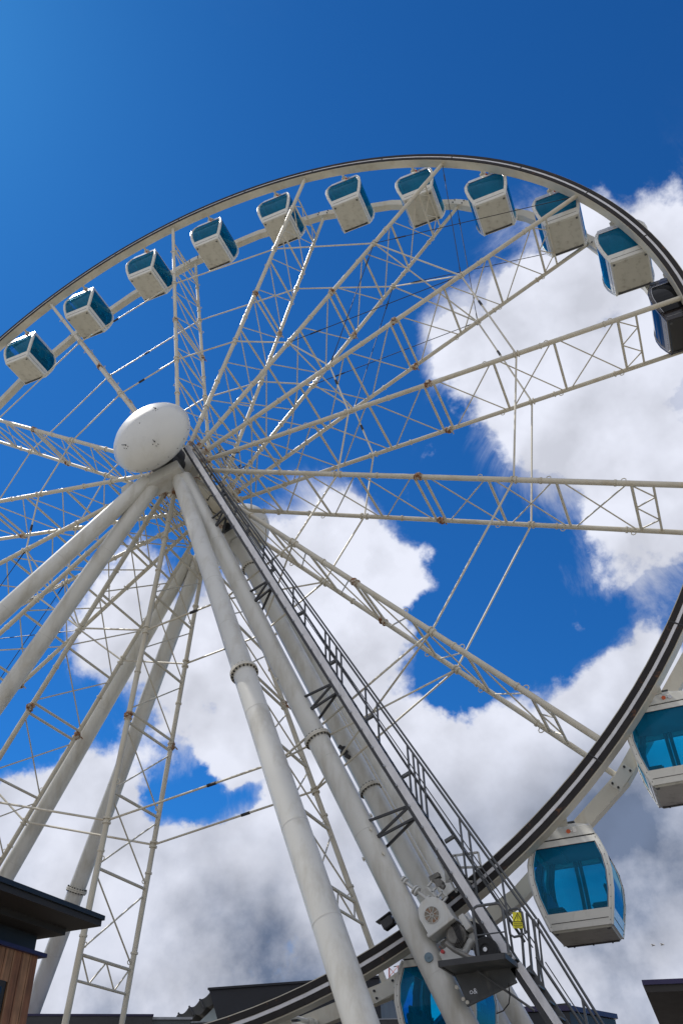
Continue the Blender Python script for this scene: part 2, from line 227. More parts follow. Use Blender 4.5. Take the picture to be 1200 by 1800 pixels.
# ------------------------------------------------------------------ mesh builder
class MB:
    def __init__(s): s.v = []; s.f = []; s.mi = []; s.cur = 0
    def add(s, vs, fs):
        k = len(s.v); s.v += [tuple(p) for p in vs]
        for f in fs: s.f.append(tuple(i + k for i in f)); s.mi.append(s.cur)
        return s
    def tube(s, a, b, r, n=8, r2=None, cap=True):
        a = Vector(a); b = Vector(b); d = (b - a); r2 = r if r2 is None else r2
        if d.length < 1e-6: return s
        d.normalize(); u = d.orthogonal().normalized() if abs(d.z) > .95 else d.cross(Vector((0, 0, 1))).normalized(); w_ = d.cross(u)
        vs = []
        for P, rr in ((a, r), (b, r2)):
            for i in range(n):
                t_ = 2 * math.pi * i / n; vs.append(P + (u * math.cos(t_) + w_ * math.sin(t_)) * rr)
        fs = [(i, (i + 1) % n, n + (i + 1) % n, n + i) for i in range(n)]
        if cap: fs += [tuple(range(n))[::-1], tuple(range(n, 2 * n))]
        return s.add(vs, fs)
    def path(s, pts, r, n=6):
        pts = [Vector(p) for p in pts]
        vs = []; prev = None
        for i, p in enumerate(pts):
            d = (pts[min(i + 1, len(pts) - 1)] - pts[max(i - 1, 0)]).normalized()
            if prev is None: u = d.orthogonal().normalized()
            else: u = (prev - d * prev.dot(d)).normalized()
            prev = u; w_ = d.cross(u)
            for k in range(n):
                t_ = 2 * math.pi * k / n; vs.append(p + (u * math.cos(t_) + w_ * math.sin(t_)) * r)
        fs = []
        for i in range(len(pts) - 1):
            for k in range(n): fs.append((i * n + k, i * n + (k + 1) % n, (i + 1) * n + (k + 1) % n, (i + 1) * n + k))
        fs += [tuple(range(n))[::-1], tuple(range((len(pts) - 1) * n, len(pts) * n))]
        return s.add(vs, fs)
    def box(s, c, size, ax=None, bev=0.0):
        c = Vector(c); X, Y, Z = ax if ax else (Vector((1, 0, 0)), Vector((0, 1, 0)), Vector((0, 0, 1)))
        h = [q / 2 for q in size]
        if bev <= 0:
            vs = [c + X * (i * h[0]) + Y * (j * h[1]) + Z * (k * h[2]) for i in (-1, 1) for j in (-1, 1) for k in (-1, 1)]
            fs = [(0, 1, 3, 2), (4, 6, 7, 5), (0, 4, 5, 1), (2, 3, 7, 6), (0, 2, 6, 4), (1, 5, 7, 3)]
            return s.add(vs, fs)
        bm = bmesh.new(); bmesh.ops.create_cube(bm, size=1)
        for v in bm.verts: v.co = Vector((v.co.x * size[0], v.co.y * size[1], v.co.z * size[2]))
        bmesh.ops.bevel(bm, geom=bm.edges[:], offset=bev, segments=2, affect='EDGES')
        bm.verts.index_update()
        vs = [c + X * v.co.x + Y * v.co.y + Z * v.co.z for v in bm.verts]; fs = [[v.index for v in f.verts] for f in bm.faces]
        bm.free(); return s.add(vs, fs)
    def beam(s, a, b, wdt, hgt, up=(0, 0, 1), bev=0):
        a = Vector(a); b = Vector(b); X = (b - a); l = X.length; X.normalize(); Y = Vector(up).cross(X).normalized(); Z = X.cross(Y)
        return s.box((a + b) / 2, (l, wdt, hgt), (X, Y, Z), bev)
    def lathe(s, prof, o, ax, n=32):          # prof: (radius, distance along ax)
        o = Vector(o); ax = Vector(ax).normalized(); u = ax.orthogonal().normalized(); w_ = ax.cross(u)
        vs = []
        for r_, h_ in prof:
            for i in range(n):
                t_ = 2 * math.pi * i / n; vs.append(o + ax * h_ + (u * math.cos(t_) + w_ * math.sin(t_)) * r_)
        fs = [(j * n + i, j * n + (i + 1) % n, (j + 1) * n + (i + 1) % n, (j + 1) * n + i) for j in range(len(prof) - 1) for i in range(n)]
        return s.add(vs, fs)
    def prism(s, poly, d):                     # poly: 3D points, d: extrusion vector
        poly = [Vector(p) for p in poly]; d = Vector(d); n = len(poly)
        return s.add(poly + [p + d for p in poly], [tuple(range(n))[::-1], tuple(range(n, 2 * n))] + [(i, (i + 1) % n, n + (i + 1) % n, n + i) for i in range(n)])
    def build(s, name, mats, parent=None, angle=35, bev=0.0):
        if not isinstance(mats, (list, tuple)): mats = [mats]
        me = bpy.data.meshes.new(name)
        off = Vector((0, 0, 0))
        if parent is not None:
            p = parent
            while p: off += p.location; p = p.parent
        me.from_pydata([tuple(Vector(v) - off) for v in s.v], [], s.f); me.validate(); me.update()
        bm = bmesh.new(); bm.from_mesh(me); bmesh.ops.recalc_face_normals(bm, faces=bm.faces); bm.to_mesh(me); bm.free()
        for m_ in mats: me.materials.append(m_)
        if len(me.polygons) == len(s.mi):
            me.polygons.foreach_set('material_index', s.mi)
        me.polygons.foreach_set('use_smooth', [True] * len(me.polygons)); me.set_sharp_from_angle(angle=R(angle))
        o = bpy.data.objects.new(name, me); col.objects.link(o)
        if parent is not None: o.parent = parent
        return o
def tag(o, label=None, cat=None, group=None, kind=None):
    if label: o['label'] = label
    if cat: o['category'] = cat
    if group: o['group'] = group
    if kind: o['kind'] = kind
    return o
def empty(name, loc, label, cat, group=None):
    o = bpy.data.objects.new(name, None); col.objects.link(o); o.location = loc; o.empty_display_size = .3
    return tag(o, label, cat, group)

# ------------------------------------------------------------------ ground
dk = MB(); dk.add([(-16, -7.5, .30), (15.5, -7.5, .30), (15.5, 30, .30), (-16, 30, .30), (-16, -7.5, 0), (15.5, -7.5, 0), (15.5, 30, 0), (-16, 30, 0)], [(0, 1, 2, 3), (0, 4, 5, 1), (1, 5, 6, 2), (2, 6, 7, 3), (3, 7, 4, 0)])
tag(dk.build('bounce_blocker', M['deck']), kind='structure')  # unseen dark sheet, added to darken the bounce on the lower gondolas
g = MB(); g.add([(-400, -400, 0), (400, -400, 0), (400, 400, 0), (-400, 400, 0)], [(0, 1, 2, 3)])
tag(g.build('ground', M['ground']), kind='structure')

# ------------------------------------------------------------------ ferris wheel
HZ = 21.6; RR = 17.5; PH = -0.5479197; TW = 2 * math.pi / 15
W0, W1 = 1.2007, 1.0848; RO, RJ, RI = 12.229, 9.30, 6.494
def hw(r): return W0 + (W1 - W0) * r / RR
def wp(ang, r, y): return Vector((r * math.sin(ang), y, HZ + r * math.cos(ang)))
def sp(s, r, side): return wp(PH + s * TW, r, side * hw(r))
wheel = empty('ferris_wheel', (0, 0, HZ - RR - .3), 'huge white lattice ferris wheel with thin trussed spokes and double rim', 'ferris wheel')

def ring(mb, y0, y1, r0, r1, n, off=0.0):
    vs = []; fs = []
    for i in range(n):
        a = off + 2 * math.pi * i / n
        for (r_, y_) in ((r0, y0), (r1, y0), (r1, y1), (r0, y1)): vs.append(wp(a, r_, y_))
    for i in range(n):
        j = (i + 1) % n
        for k in range(4): fs.append((i * 4 + k, j * 4 + k, j * 4 + (k + 1) % 4, i * 4 + (k + 1) % 4))
    return mb.add(vs, fs)
yn = -W1
near = ring(MB(), yn - .18, yn + .18, RR - .20, RR + .20, 180).build('near_rim', M['truss'], wheel)
tag(near, 'near rim of cream painted box section carrying the black drive track')
b_ = MB(); ring(b_, yn - .205, yn - .183, RR - .175, RR - .045, 180); b_.build('drive_track', M['rubber'], near)
b_ = MB(); ring(b_, yn - .205, yn - .183, RR + .045, RR + .175, 180); b_.build('drive_track', M['rubber'], near)
b_ = MB(); ring(b_, yn - .192, yn - .1835, RR - .036, RR + .036, 180); b_.cur = 1
for k in range(30):
    a = PH + (k + .12) * TW / 2; c = wp(a, RR, yn - .2); t_ = Vector((math.cos(a), 0, -math.sin(a))); r_ = Vector((math.sin(a), 0, math.cos(a)))
    b_.box(c, (.03, .018, .36), (t_, Vector((0, 1, 0)), r_))
b_.build('track_rail', [M['strip'], M['black']], near)
# far rim: 30 straight box lengths
far = ring(MB(), -yn - .15, -yn + .15, RR - .17, RR + .17, 30, PH).build('far_rim', M['truss'], wheel, angle=10)
for k in range(15):
    b_ = MB(); a = PH + k * TW; t_ = Vector((math.cos(a), 0, -math.sin(a))); r_ = Vector((math.sin(a), 0, math.cos(a)))
    b_.box(wp(a, RR - .005, W1 - .156), (.62, .014, .30), (t_, Vector((0, 1, 0)), r_))
    b_.box(wp(a, RR - .177, W1), (.66, .26, .014), (t_, Vector((0, 1, 0)), r_))
    b_.cur = 1
    for dt in (-.014, .014):
        for dr in (-.09, .07): b_.tube(wp(a + dt, RR + dr, W1 - .20), wp(a + dt, RR + dr, W1 - .16), .028, 6)
    b_.build('splice_plate', [M['white'], M['black']], far)

STRUT = (1.65, 3.2, 5.2, 7.2, 9.14, 9.46, 11.47, 13.42, 15.4, 15.95)
for s in range(15):
    mb = MB(); rc = .081
    for sd in (-1, 1):
        mb.tube(sp(s, .95, sd), sp(s, RR - .16, sd), rc if sd < 0 else .074, 12)
    for i, r_ in enumerate(STRUT):
        mb.tube(sp(s, r_, -1), sp(s, r_, 1), .042 if i < 9 else .034, 8)
    cells = [(.98, 1.65), (1.65, 3.2), (3.2, 5.2), (5.2, 7.2), (7.2, 9.14), (9.46, 11.47), (11.47, 13.42), (13.42, 15.4)]
    for r0, r1 in cells:
        e = .14
        mb.tube(sp(s, r0 + e, -1), sp(s, r1 - e * .6, 1), .023, 6); mb.tube(sp(s, r0 + e, 1), sp(s, r1 - e * .6, -1), .023, 6)
    # end panel: small zigzag between the last two struts
    def lp(r_, t_): return sp(s, r_, -1).lerp(sp(s, r_, 1), t_)
    for (ra, ta), (rb, tb) in (((15.4, .04), (15.95, .26)), ((15.95, .26), (15.4, .5)), ((15.4, .5), (15.95, .74)), ((15.95, .74), (15.4, .96))):
        mb.tube(lp(ra, ta), lp(rb, tb), .022, 6)
    cl = mb
    joints = []
    for sd in (-1, 1):
        cj = MB(); joints.append(cj); a0 = sp(s, RJ - .13, sd); a1 = sp(s, RJ + .13, sd)
        for q in (.25, .75):
            c = a0.lerp(a1, q); d = (a1 - a0).normalized(); cj.tube(c - d * .02, c + d * .02, .118, 10)
        cj.tube(a0, a1, .092, 10)
        u = Vector((0, sd, 0)); cj.box(sp(s, RJ, sd) + u * .12, (.11, .05, .11)); cj.tube(sp(s, RJ, sd) + u * .1 + Vector((.08, 0, 0)), sp(s, RJ, sd) + u * .22 + Vector((.1, 0, -.05)), .02, 6)
    for sd in (-1, 1):
        for r_, rad in ((2.35, .11), (3.0, .115), (4.3, .11), (RI - .1, .115), (RI + .1, .115), (7.9, .10), (RO - .06, .115), (RO + .06, .115), (13.0, .10), (15.0, .10)):
            d = (sp(s, 2, sd) - sp(s, 1, sd)).normalized(); c = sp(s, r_, sd); cl.tube(c - d * .025, c + d * .025, rad, 10)
        for r_ in (13.2, 11.2, 15.2, 4.9):
            c = sp(s, r_, sd); d = (sp(s, 2, sd) - sp(s, 1, sd)).normalized(); q = Vector((0, sd, 0)).cross(d)
            cl.path([c + q * .07 - d * .07, c + q * .14 - d * .05, c + q * .165, c + q * .14 + d * .05, c + q * .07 + d * .07], .014, 5)
    ob = mb.build('spoke', M['truss'], wheel)
    for cj in joints: cj.build('rusty_joint', M['rust'], ob)
XS = (3, 7, 11)
for s in range(15):
    for r_ in (RO, RI):
        for sd in (-1, 1):
            a, c = sp(s, r_, sd), sp(s + 1, r_, sd)
            t_ = MB().tube(a, c, .031, 8).build('tie_rod', M['truss'], wheel)
            if s % 4 == 0:
                d = (c - a).normalized(); q = a.lerp(c, .42 if sd > 0 else .38); l = .13
                MB().tube(q - d * l, q + d * l, .045, 8).build('turnbuckle', M['black'], t_)
        if s in XS:
            MB().tube(sp(s, r_, -1), sp(s + 1, r_, 1), .028, 8).build('cross_tie', M['truss'], wheel)
            MB().tube(sp(s, r_, 1), sp(s + 1, r_, -1), .028, 8).build('cross_tie', M['truss'], wheel)
for s in (3, 11):
    for sd in (-1, 1):
        for ra, rb in ((RO, RR - .2), (RR - .2, RO), (RO, RI), (RI, RO)):
            a, c = sp(s, ra, sd), sp(s + 1, rb, sd); o = MB().tube(a, c, .015, 6)
            d = (c - a).normalized(); o.tube(a + d * .9, a + d * 1.35, .028, 6); o.tube(c - d * .5, c - d * .1, .024, 6)
            o.build('bracing_cable', M['black'], wheel)
# hub
mb = MB(); mb.tube((0, -1.32, HZ), (0, 1.32, HZ), .62, 32)
for y_ in (-1.2, 1.2): mb.tube((0, y_ - .05, HZ), (0, y_ + .05, HZ), 1.04, 40); mb.tube((0, y_ * .84 - .03, HZ), (0, y_ * .84 + .03, HZ), .95, 40)
mb.cur = 1
for s in range(15):
    for sd in (-1, 1):
        c = sp(s, 1.0, sd); d = (sp(s, 2, sd) - sp(s, 1, sd)).normalized(); mb.tube(c - d * .12, c + d * .22, .12, 10)
hub = mb.build('hub', [M['truss'], M['rust']], wheel)
for sd, lab in ((-1, 'large pale egg shaped hub cap facing the viewer'), (1, 'grey back of the far hub cap, partly hidden behind the steps')):
    prof = [(.02, .66), (.25, .655), (.5, .63), (.75, .575), (1.0, .475), (1.18, .36), (1.32, .22), (1.41, .07), (1.44, -.05), (1.43, -.15), (1.38, -.27), (1.26, -.38), (1.0, -.50), (.75, -.56), (.45, -.60), (.38, -.60)]
    q = MB().lathe(prof, (0, sd * 3.05, HZ), (0, sd, 0), 64); q.cur = 1
    if sd < 0:
        for (x_, z_, dx_, dz_) in ((.50, .56, -.12, .14), (-.52, -.71, -.20, .12), (.57, -.92, -.06, .08)):
            rr_ = math.hypot(x_, z_); yy = .66 * math.sqrt(max(0, 1 - (rr_ / 1.46) ** 2)) + .012
            P = Vector((x_, -3.05 - yy, HZ + z_)); q.tube(P, P + Vector((0, -.03, 0)), .022, 8)
            rr2 = math.hypot(x_ + dx_, z_ + dz_); yy2 = .66 * math.sqrt(max(0, 1 - (rr2 / 1.46) ** 2)) + .014
            q.tube(P + Vector((0, -.02, 0)), Vector((x_ + dx_, -3.05 - yy2, HZ + z_ + dz_)), .009, 5)
            for k in range(3):
                px_, pz_ = x_ + .09 * math.cos(k * 1.3), z_ - .08 - .05 * math.sin(k * 1.7); rr3 = math.hypot(px_, pz_)
                yy3 = .66 * math.sqrt(max(0, 1 - (rr3 / 1.46) ** 2)) + .005; q.tube((px_, -3.05 - yy3 - .012, HZ + pz_), (px_, -3.05 - yy3 + .02, HZ + pz_), .012, 6)
        for k in range(22):
            a = 2 * math.pi * k / 22; q.tube(wp(a, 1.42, -2.95), wp(a, 1.45, -2.95), .014, 6)
    c = q.build('hub_cap', [M['cap'], M['black']], wheel, angle=60); tag(c, lab)
rnd = random.Random(3)
for k in range(7):
    a = rnd.uniform(2.0, 4.6) if k < 4 else rnd.uniform(.6, 1.6); y_ = rnd.uniform(-1.0, 1.0); p = wp(a, 1.0, y_); pts = [p]
    for j in range(9):
        a += rnd.uniform(-.05, .12); p = wp(a, 1.15 + .8 * math.sin((j + 1) / 10 * math.pi) * rnd.uniform(.6, 1.2), y_ + rnd.uniform(-.25, .25)); pts.append(p)
    pp = []
    for j in range(len(pts) - 1): pp += [pts[j], pts[j].lerp(pts[j + 1], .5)]
    MB().path(pp, .018, 5).build('power_cable', M['black'], wheel)

# ------------------------------------------------------------------ support frame
sf = empty('support_frame', (0, 0, 0), 'eight thick pale grey tubular legs in two A-frames carrying the wheel hub', 'support frame')
LEGS = [((.58, -1.9, 20.3), (9.2, -6.8, 0), .505, 'pale leg nearest the viewer with its left side in sunlight'),
        ((.78, -1.9, 20.3), (10.09, -1.9, 0), .505, None),
        ((.66, 2.0, 20.3), (10.06, 1.9, 0), .50, None),
        ((1.0, 2.0, 20.3), (10.02, 6.0, 0), None, None),
        ((-.46, -2.3, 20.3), (-13.44, -8.3, 0), .62, None),
        ((-.30, -2.1, 20.3), (-11.24, -3.5, 0), .62, None),
        ((-1.32, 2.0, 20.3), (-11.08, 1.15, 0), .62, None),
        ((-.82, 2.0, 20.3), (-9.2, 4.75, 0), .54, None)]
LEGS[0] = (LEGS[0][0], (9.25, -6.4, 0), .455, LEGS[0][3])
for i, (a, b, fl, lab) in enumerate(LEGS):
    a = Vector(a); b = Vector(b); d = (b - a).normalized()
    r0 = .262; mb = MB()
    if fl:
        f = a.lerp(b, fl); mb.tube(a, f, r0, 40); mb.tube(f, b, r0 * 1.03, 40)
    else: mb.tube(a, b, r0 * 1.02, 40)
    mb.cur = 1
    for k in range(1, 8):                      # girth welds, slightly proud
        c_w = a.lerp(b, k / 8 + .017 * ((k * 7 + i) % 3)); rw = r0 * (1.037 if fl and k / 8 > fl - .02 else 1.007 if fl else 1.027); mb.tube(c_w - d * .009, c_w + d * .009, rw, 40)
    lg = mb.build('leg', [M['leg'], M['weld']], sf, angle=50)
    if lab: tag(lg, lab)
    if fl:
        rings = [fl] + ([.065] if i == 2 else [])
        for ff in rings:
            f = a.lerp(b, ff); q = MB(); q.tube(f - d * .045, f - d * .003, .335, 40); q.tube(f + d * .003, f + d * .045, .335, 40)
            u = d.orthogonal().normalized(); w_ = d.cross(u); q.cur = 1
            for k in range(20):
                t_ = 2 * math.pi * k / 20; p = f + (u * math.cos(t_) + w_ * math.sin(t_)) * .298; q.tube(p - d * .08, p + d * .08, .020, 6)
            q.build('flange', [M['white'], M['black']], lg)
    q = MB(); q.box(b + Vector((0, 0, .04)), (.9, .9, .08), bev=.01); q.build('base_plate', M['dark'], lg)
# bolt cap and small lugs on the second leg
a, b = Vector(LEGS[1][0]), Vector(LEGS[1][1]); d = (b - a).normalized(); f = a.lerp(b, (20.3 - 4.98) / 20.3)
cn = (Vector((13.04, -19.2, 1.53)) - f); cn = (cn - d * cn.dot(d)).normalized(); sdv = d.cross(cn)
l2 = [o for o in sf.children if o.name.startswith('leg')][1]
q = MB(); q.tube(f + cn * .22, f + cn * .31, .085, 24); q.tube(f + cn * .31, f + cn * .325, .02, 10); q.build('bolt_cap', M['bluecap'], l2)
for zz, sg in ((7.9, 1), (7.2, -1), (7.55, .35), (7.0, .35), (14.4, 1), (13.2, .9), (17.6, .6), (11.9, -.6)):
    q = MB(); p = a.lerp(b, (20.3 - zz) / 20.3); v = (cn * (1 - abs(sg)) + sdv * -sg).normalized(); q.tube(p + v * .24, p + v * .31, .03, 8); q.tube(p + v * .29 - d * .05, p + v * .29 + d * .05, .014, 6)
    q.build('lifting_lug', M['white'], l2)
# crowns: bearing block, cross beams and gussets, near and far
for sd in (-1, 1):
    y_ = sd * 2.02
    mb = MB()
    mb.beam((-.95, y_ + sd * .12, 20.02), (.72, y_, 20.62), .66, .44, bev=.02)
    if sd < 0:
        mb.beam((-.85, -2.25, 20.10), (-1.12, -2.42, 19.75), .60, .50, bev=.03)
    crown = mb.build('crossbeam', M['leg'], sf)
    q = MB(); q.tube((0, y_ - .36, HZ), (0, y_ + .36, HZ), .52, 36); q.tube((0, y_ + sd * .36, HZ), (0, y_ + sd * .62, HZ), .40, 36); q.tube((0, y_ - sd * .72, HZ), (0, y_ - sd * .3, HZ), .33, 28)
    q.box((0, y_, 21.15), (.9, .5, .5), bev=.03)
    q.cur = 1
    for k in range(12):
        t_ = 2 * math.pi * k / 12; q.tube((.45 * math.cos(t_), y_ + sd * .35, HZ + .45 * math.sin(t_)), (.45 * math.cos(t_), y_ + sd * .40, HZ + .45 * math.sin(t_)), .03, 6)
    q.build('bearing_housing', [M['dark'], M['white']], sf)
# perforated cable channel between the two far legs
mb = MB(); A = Vector((4.25, 1.5, 13.4)); B = Vector((7.26, 1.5, 7.06)); mb.beam(A, B, .03, .19, up=(0, 1, 0))
q = mb; q.cur = 1
for k in range(24):
    p = A.lerp(B, (k + .5) / 24); q.tube(p + Vector((0, -.05, 0)), p + Vector((0, .02, 0)), .017, 6)
    q.tube(p + Vector((-.1, -.13, .0)) * 0 + Vector((0, -.12, 0)) * .6, p + Vector((0, -.02, 0)), .017, 6)
q.build('cable_channel', [M['truss'], M['black']], sf)

q = MB(); J = Vector((4.78, 1.58, 11.22))
for dx_, dz_, s_ in ((-.10, .14, .13), (0, 0, .16), (.09, -.16, .14), (.02, .10, .09), (-.06, -.04, .10)): q.box(J + Vector((dx_, 0, dz_)), (s_, .1, s_ * .8), (Vector((.8, 0, -.6)), Vector((0, 1, 0)), Vector((.6, 0, .8))))
q.tube(J + Vector((-.1, 0, .14)), J + Vector((.09, 0, -.16)), .04, 8); q.build('junction_clamp', M['black'], sf)

# ------------------------------------------------------------------ access stair
NV = Vector((.882, 0, .472)); DV = Vector((.472, 0, -.882))
def stair_frame(A, B):
    d = (B - A).normalized(); return d, Vector((-d.z, 0, d.x))
YN, YF = -2.15, -1.58
st = empty('access_stair', (11.4, (YN + YF) / 2, 0), 'long steep grey steel stair with handrail climbing the legs to the hub', 'stair')
A = Vector((.75, YN, 21.45)); B = Vector((9.30, YN, 4.70))
d, nv = stair_frame(A, B)
strg = MB().box((A + B) / 2 + nv * .158, ((B - A).length, .09, .155), (d, Vector((0, 1, 0)), nv)); strg.cur = 1
q = MB(); q.box((A + B) / 2 + nv * .045, ((B - A).length, .10, .07), (d, Vector((0, 1, 0)), nv)); 
cable_tray = q.build('cable_tray', M['dark'], st)
q = strg
for k in range(34):
    p = A.lerp(B, (k + .5) / 34) + nv * .085; q.box(p + Vector((0, -.075, 0)), (.05, .03, .03), (d, Vector((0, 1, 0)), nv))
q.build('stringer', [M['strip'], M['galv']], st)
Af = A + Vector((0, YF - YN, 0)); Bf = B + Vector((0, YF - YN, 0))
MB().box((Af + Bf) / 2 + nv * .15, ((B - A).length, .06, .16), (d, Vector((0, 1, 0)), nv)).build('stringer', M['rail'], st)
# lower flight
A2 = Vector((9.44, YN, 4.66)); B2 = Vector((11.95, YN, 0.02)); d2, nv2 = stair_frame(A2, B2)
MB().box((A2 + B2) / 2 + nv2 * .12, ((B2 - A2).length, .09, .13), (d2, Vector((0, 1, 0)), nv2)).build('stringer', M['strip'], st)
MB().box((A2 + B2) / 2 + nv2 * .0, ((B2 - A2).length, .10, .09), (d2, Vector((0, 1, 0)), nv2)).build('cable_tray', M['dark'], st)
MB().box((A2 + B2) / 2 + nv2 * .16 + Vector((0, YF - YN, 0)), ((B2 - A2).length, .05, .17), (d2, Vector((0, 1, 0)), nv2)).build('stringer', M['rail'], st)
tread0 = None
def tread(p):
    global tread0
    if tread0 is None:
        mb = MB(); mb.box((0, 0, 0), (.19, YF - YN - .1, .035)); mb.box((-.09, 0, -.02), (.02, YF - YN - .1, .05))
        tread0 = mb.build('tread', M['galvdark']); tread0.parent = st; o = tread0
    else:
        o = tread0.copy(); col.objects.link(o); o.parent = st
    o.location = p - st.location
for k in range(62):
    t_ = (k + .6) / 62; p = A.lerp(B, t_) + nv * .15; p.y = (YN + YF) / 2; tread(p)
for k in range(18):
    p = A2.lerp(B2, (k + .5) / 18) + nv2 * .14; p.y = (YN + YF) / 2; tread(p)
# handrails follow the measured line of the far side
HA = Vector((.62, YF, 22.3)); HB = Vector((9.98, YF, 5.30)); hd = (HB - HA).normalized(); hn = Vector((-hd.z, 0, hd.x))
MB().tube(HA, HB, .026, 8).build('handrail', M['rail'], st)
MB().tube(HA + hn * .075, HB + hn * .075 - hd * .25, .024, 8).build('handrail', M['rail'], st)
def base_at(x):     # top of far stringer at x
    t_ = (x - Af.x) / (Bf.x - Af.x); return Af.z + (Bf.z - Af.z) * t_ + .26
q0 = A + nv * .14
PA = Af + nv * .30 + Vector((0, .06, 0)); PB = Bf + nv * .50 + Vector((0, .06, 0))
MB().tube(PA, PB - d * .3, .028, 8).build('fall_arrest_pipe', M['rail'], st)
for f_ in (.52, .64):
    a_ = Af.lerp(HA, f_); b_2 = (Bf + nv * .25).lerp(HB, f_); a_.y = b_2.y = YF
    MB().tube(a_ + d * .2, b_2, .014, 6).build('mid_rail', M['rail'], st)
# posts at the measured stations (distance along the upper rail)
for dd in (1.2, 2.2, 3.3, 4.3, 5.46, 6.07, 7.46, 8.19, 9.39, 9.62, 10.0, 10.26, 11.51, 12.08, 13.45, 13.69, 13.89, 14.11, 15.53, 15.87, 17.0, 18.0):
    t_ = (dd + .75) / 19.0
    p = HA.lerp(HB, min(t_, .985)); zb = base_at(p.x)
    MB().beam(p, Vector((p.x, YF, min(zb, p.z - .3))), .04, .04, up=(1, 0, 0)).build('post', M['rail'], st)
for dd in (2.5, 4.6, 6.6, 8.6, 10.6, 12.6, 14.4, 16.2):
    p = PA.lerp(PB, dd / 19); MB().beam(p, p - nv * .22 + Vector((0, -.05, 0)), .06, .10, up=(0, 1, 0)).build('pipe_bracket', M['rail'], st)
# brackets to the second leg
def leg2x(z): return .78 + (20.3 - z) * (10.09 - .78) / 20.3
for zc in (14.7, 11.05, 7.72, 17.9):
    xs = A.x + (A.z - zc) * (B.x - A.x) / (A.z - B.z); q = MB(); xl = leg2x(zc)
    S1 = Vector((xs - .02, YN, zc + .25)); S2 = Vector((xs + .10, YN, zc - .02)); l1 = Vector((xl + .15, -2.02, zc + .12)); l2_ = Vector((xl + .3, -2.02, zc - .28)); l3 = Vector((xl + .42, -1.75, zc - .42))
    for p, r_ in ((S1, l1), (S1, l2_), (S2, l2_), (S2, l3), (l1, l3)): q.beam(p, r_, .05, .05, up=(0, 1, 0))
    q.build('wall_bracket', M['dark'], st)
# lower handrails
for off_ in (0.0, .085):
    MB().path([(9.80 + off_, YF, 4.75), (9.86 + off_, YF, 5.55), (10.69 + off_, YF, 3.73), (12.3 + off_, YF, .6)], .026, 8).build('handrail', M['rail'], st)
MB().tube((9.95, YF, 4.8), (12.2, YF, .35), .012, 6).build('mid_rail', M['rail'], st)
MB().tube((9.80, YF - .02, 4.90), (11.9, YF - .02, .9), .028, 8).build('fall_arrest_pipe', M['rail'], st)
for x0, z0, x1, z1 in ((9.86, 5.54, 9.78, 4.50), (9.63, 5.78, 9.54, 4.75), (9.75, 5.68, 9.67, 4.64), (10.5, 4.15, 10.5, 3.2), (11.3, 2.55, 11.3, 1.45), (12.1, 1.0, 12.1, 0.03)):
    MB().beam((x0, YF, z0), (x1, YF, z1), .045, .045, up=(1, 0, 0)).build('post', M['rail'], st)
# loop handles of the landing gate
MB().path([(9.62, YF - .1, 5.28), (9.45, YF - .1, 5.27), (9.38, YF - .1, 5.33), (9.38, YF - .1, 5.70), (9.44, YF - .1, 5.76), (9.60, YF - .1, 5.77), (9.68, YF - .1, 5.68), (9.68, YF - .1, 5.3)], .024, 8).build('gate_loop', M['rail'], st)

# ------------------------------------------------------------------ service platform with its guard rail
pf = empty('service_platform', (8.9, -2.6, 4.5), 'small dark steel platform bolted between leg and stair, below the drive motor', 'platform')
MB().box((8.93, -2.64, 4.68), (1.20, .98, .05)).build('deck', M['galvdark'], pf)
q = MB(); q.beam((8.33, -3.15, 4.68), (9.53, -3.15, 4.68), .04, .10); q.beam((8.33, -3.15, 4.682), (8.33, -2.15, 4.682), .04, .096); q.beam((9.53, -3.15, 4.684), (9.53, -2.15, 4.684), .04, .092); q.build('edge_frame', M['dark'], pf)
mb = MB(); mb.prism([(8.34, -2.20, 4.655), (9.50, -2.20, 4.655), (9.46, -2.20, 4.45), (8.51, -2.20, 4.16)], (0, .03, 0)); mb.box((8.99, -2.19, 4.29), (1.02, .09, .05), (Vector((.957, 0, .29)), Vector((0, 1, 0)), Vector((-.29, 0, .957))))
q = mb; q.cur = 1
for x_, z_ in ((8.36, 4.44), (8.46, 4.24), (8.53, 4.18)): q.tube((x_, -2.26, z_), (x_, -2.18, z_), .035, 8)
gs = mb.build('gusset_plate', [M['galvdark'], M['white']], pf)
mt = bpy.data.curves.new('mark', 'FONT'); mt.body = 'o&'; mt.size = .13; mt.extrude = .002
mo = bpy.data.objects.new('mark', mt); col.objects.link(mo); dg = bpy.context.evaluated_depsgraph_get(); me = bpy.data.meshes.new_from_object(mo.evaluated_get(dg)); bpy.data.objects.remove(mo)
mk = bpy.data.objects.new('painted_mark', me); col.objects.link(mk); me.materials.append(M['chrome']); mk.parent = gs; mk.location = Vector((8.58, -2.207, 4.31)) - pf.location; mk.rotation_euler = (R(90), 0, 0)
def rail_loop(x0, x1, y_, z0, z1):
    return [(x0, y_, z0), (x0, y_, z1 - .09), (x0 + .03, y_, z1 - .03), (x0 + .09, y_, z1), (x1 - .09, y_, z1), (x1 - .03, y_, z1 - .03), (x1, y_, z1 - .09), (x1, y_, z0)]
MB().path(rail_loop(8.93, 9.50, -2.6, 4.70, 5.68), .026, 8).build('guard_rail', M['rail'], pf)
MB().tube((8.93, -2.6, 5.18), (9.50, -2.6, 5.18), .014, 6).build('guard_bar', M['rail'], pf)
MB().path([(8.34, -2.62, 5.12), (8.50, -2.62, 4.98), (8.78, -2.62, 4.82), (9.00, -2.62, 4.76), (9.3, -2.62, 4.77), (9.55, -2.62, 4.79)], .045, 8).build('conduit', M['motor'], pf)
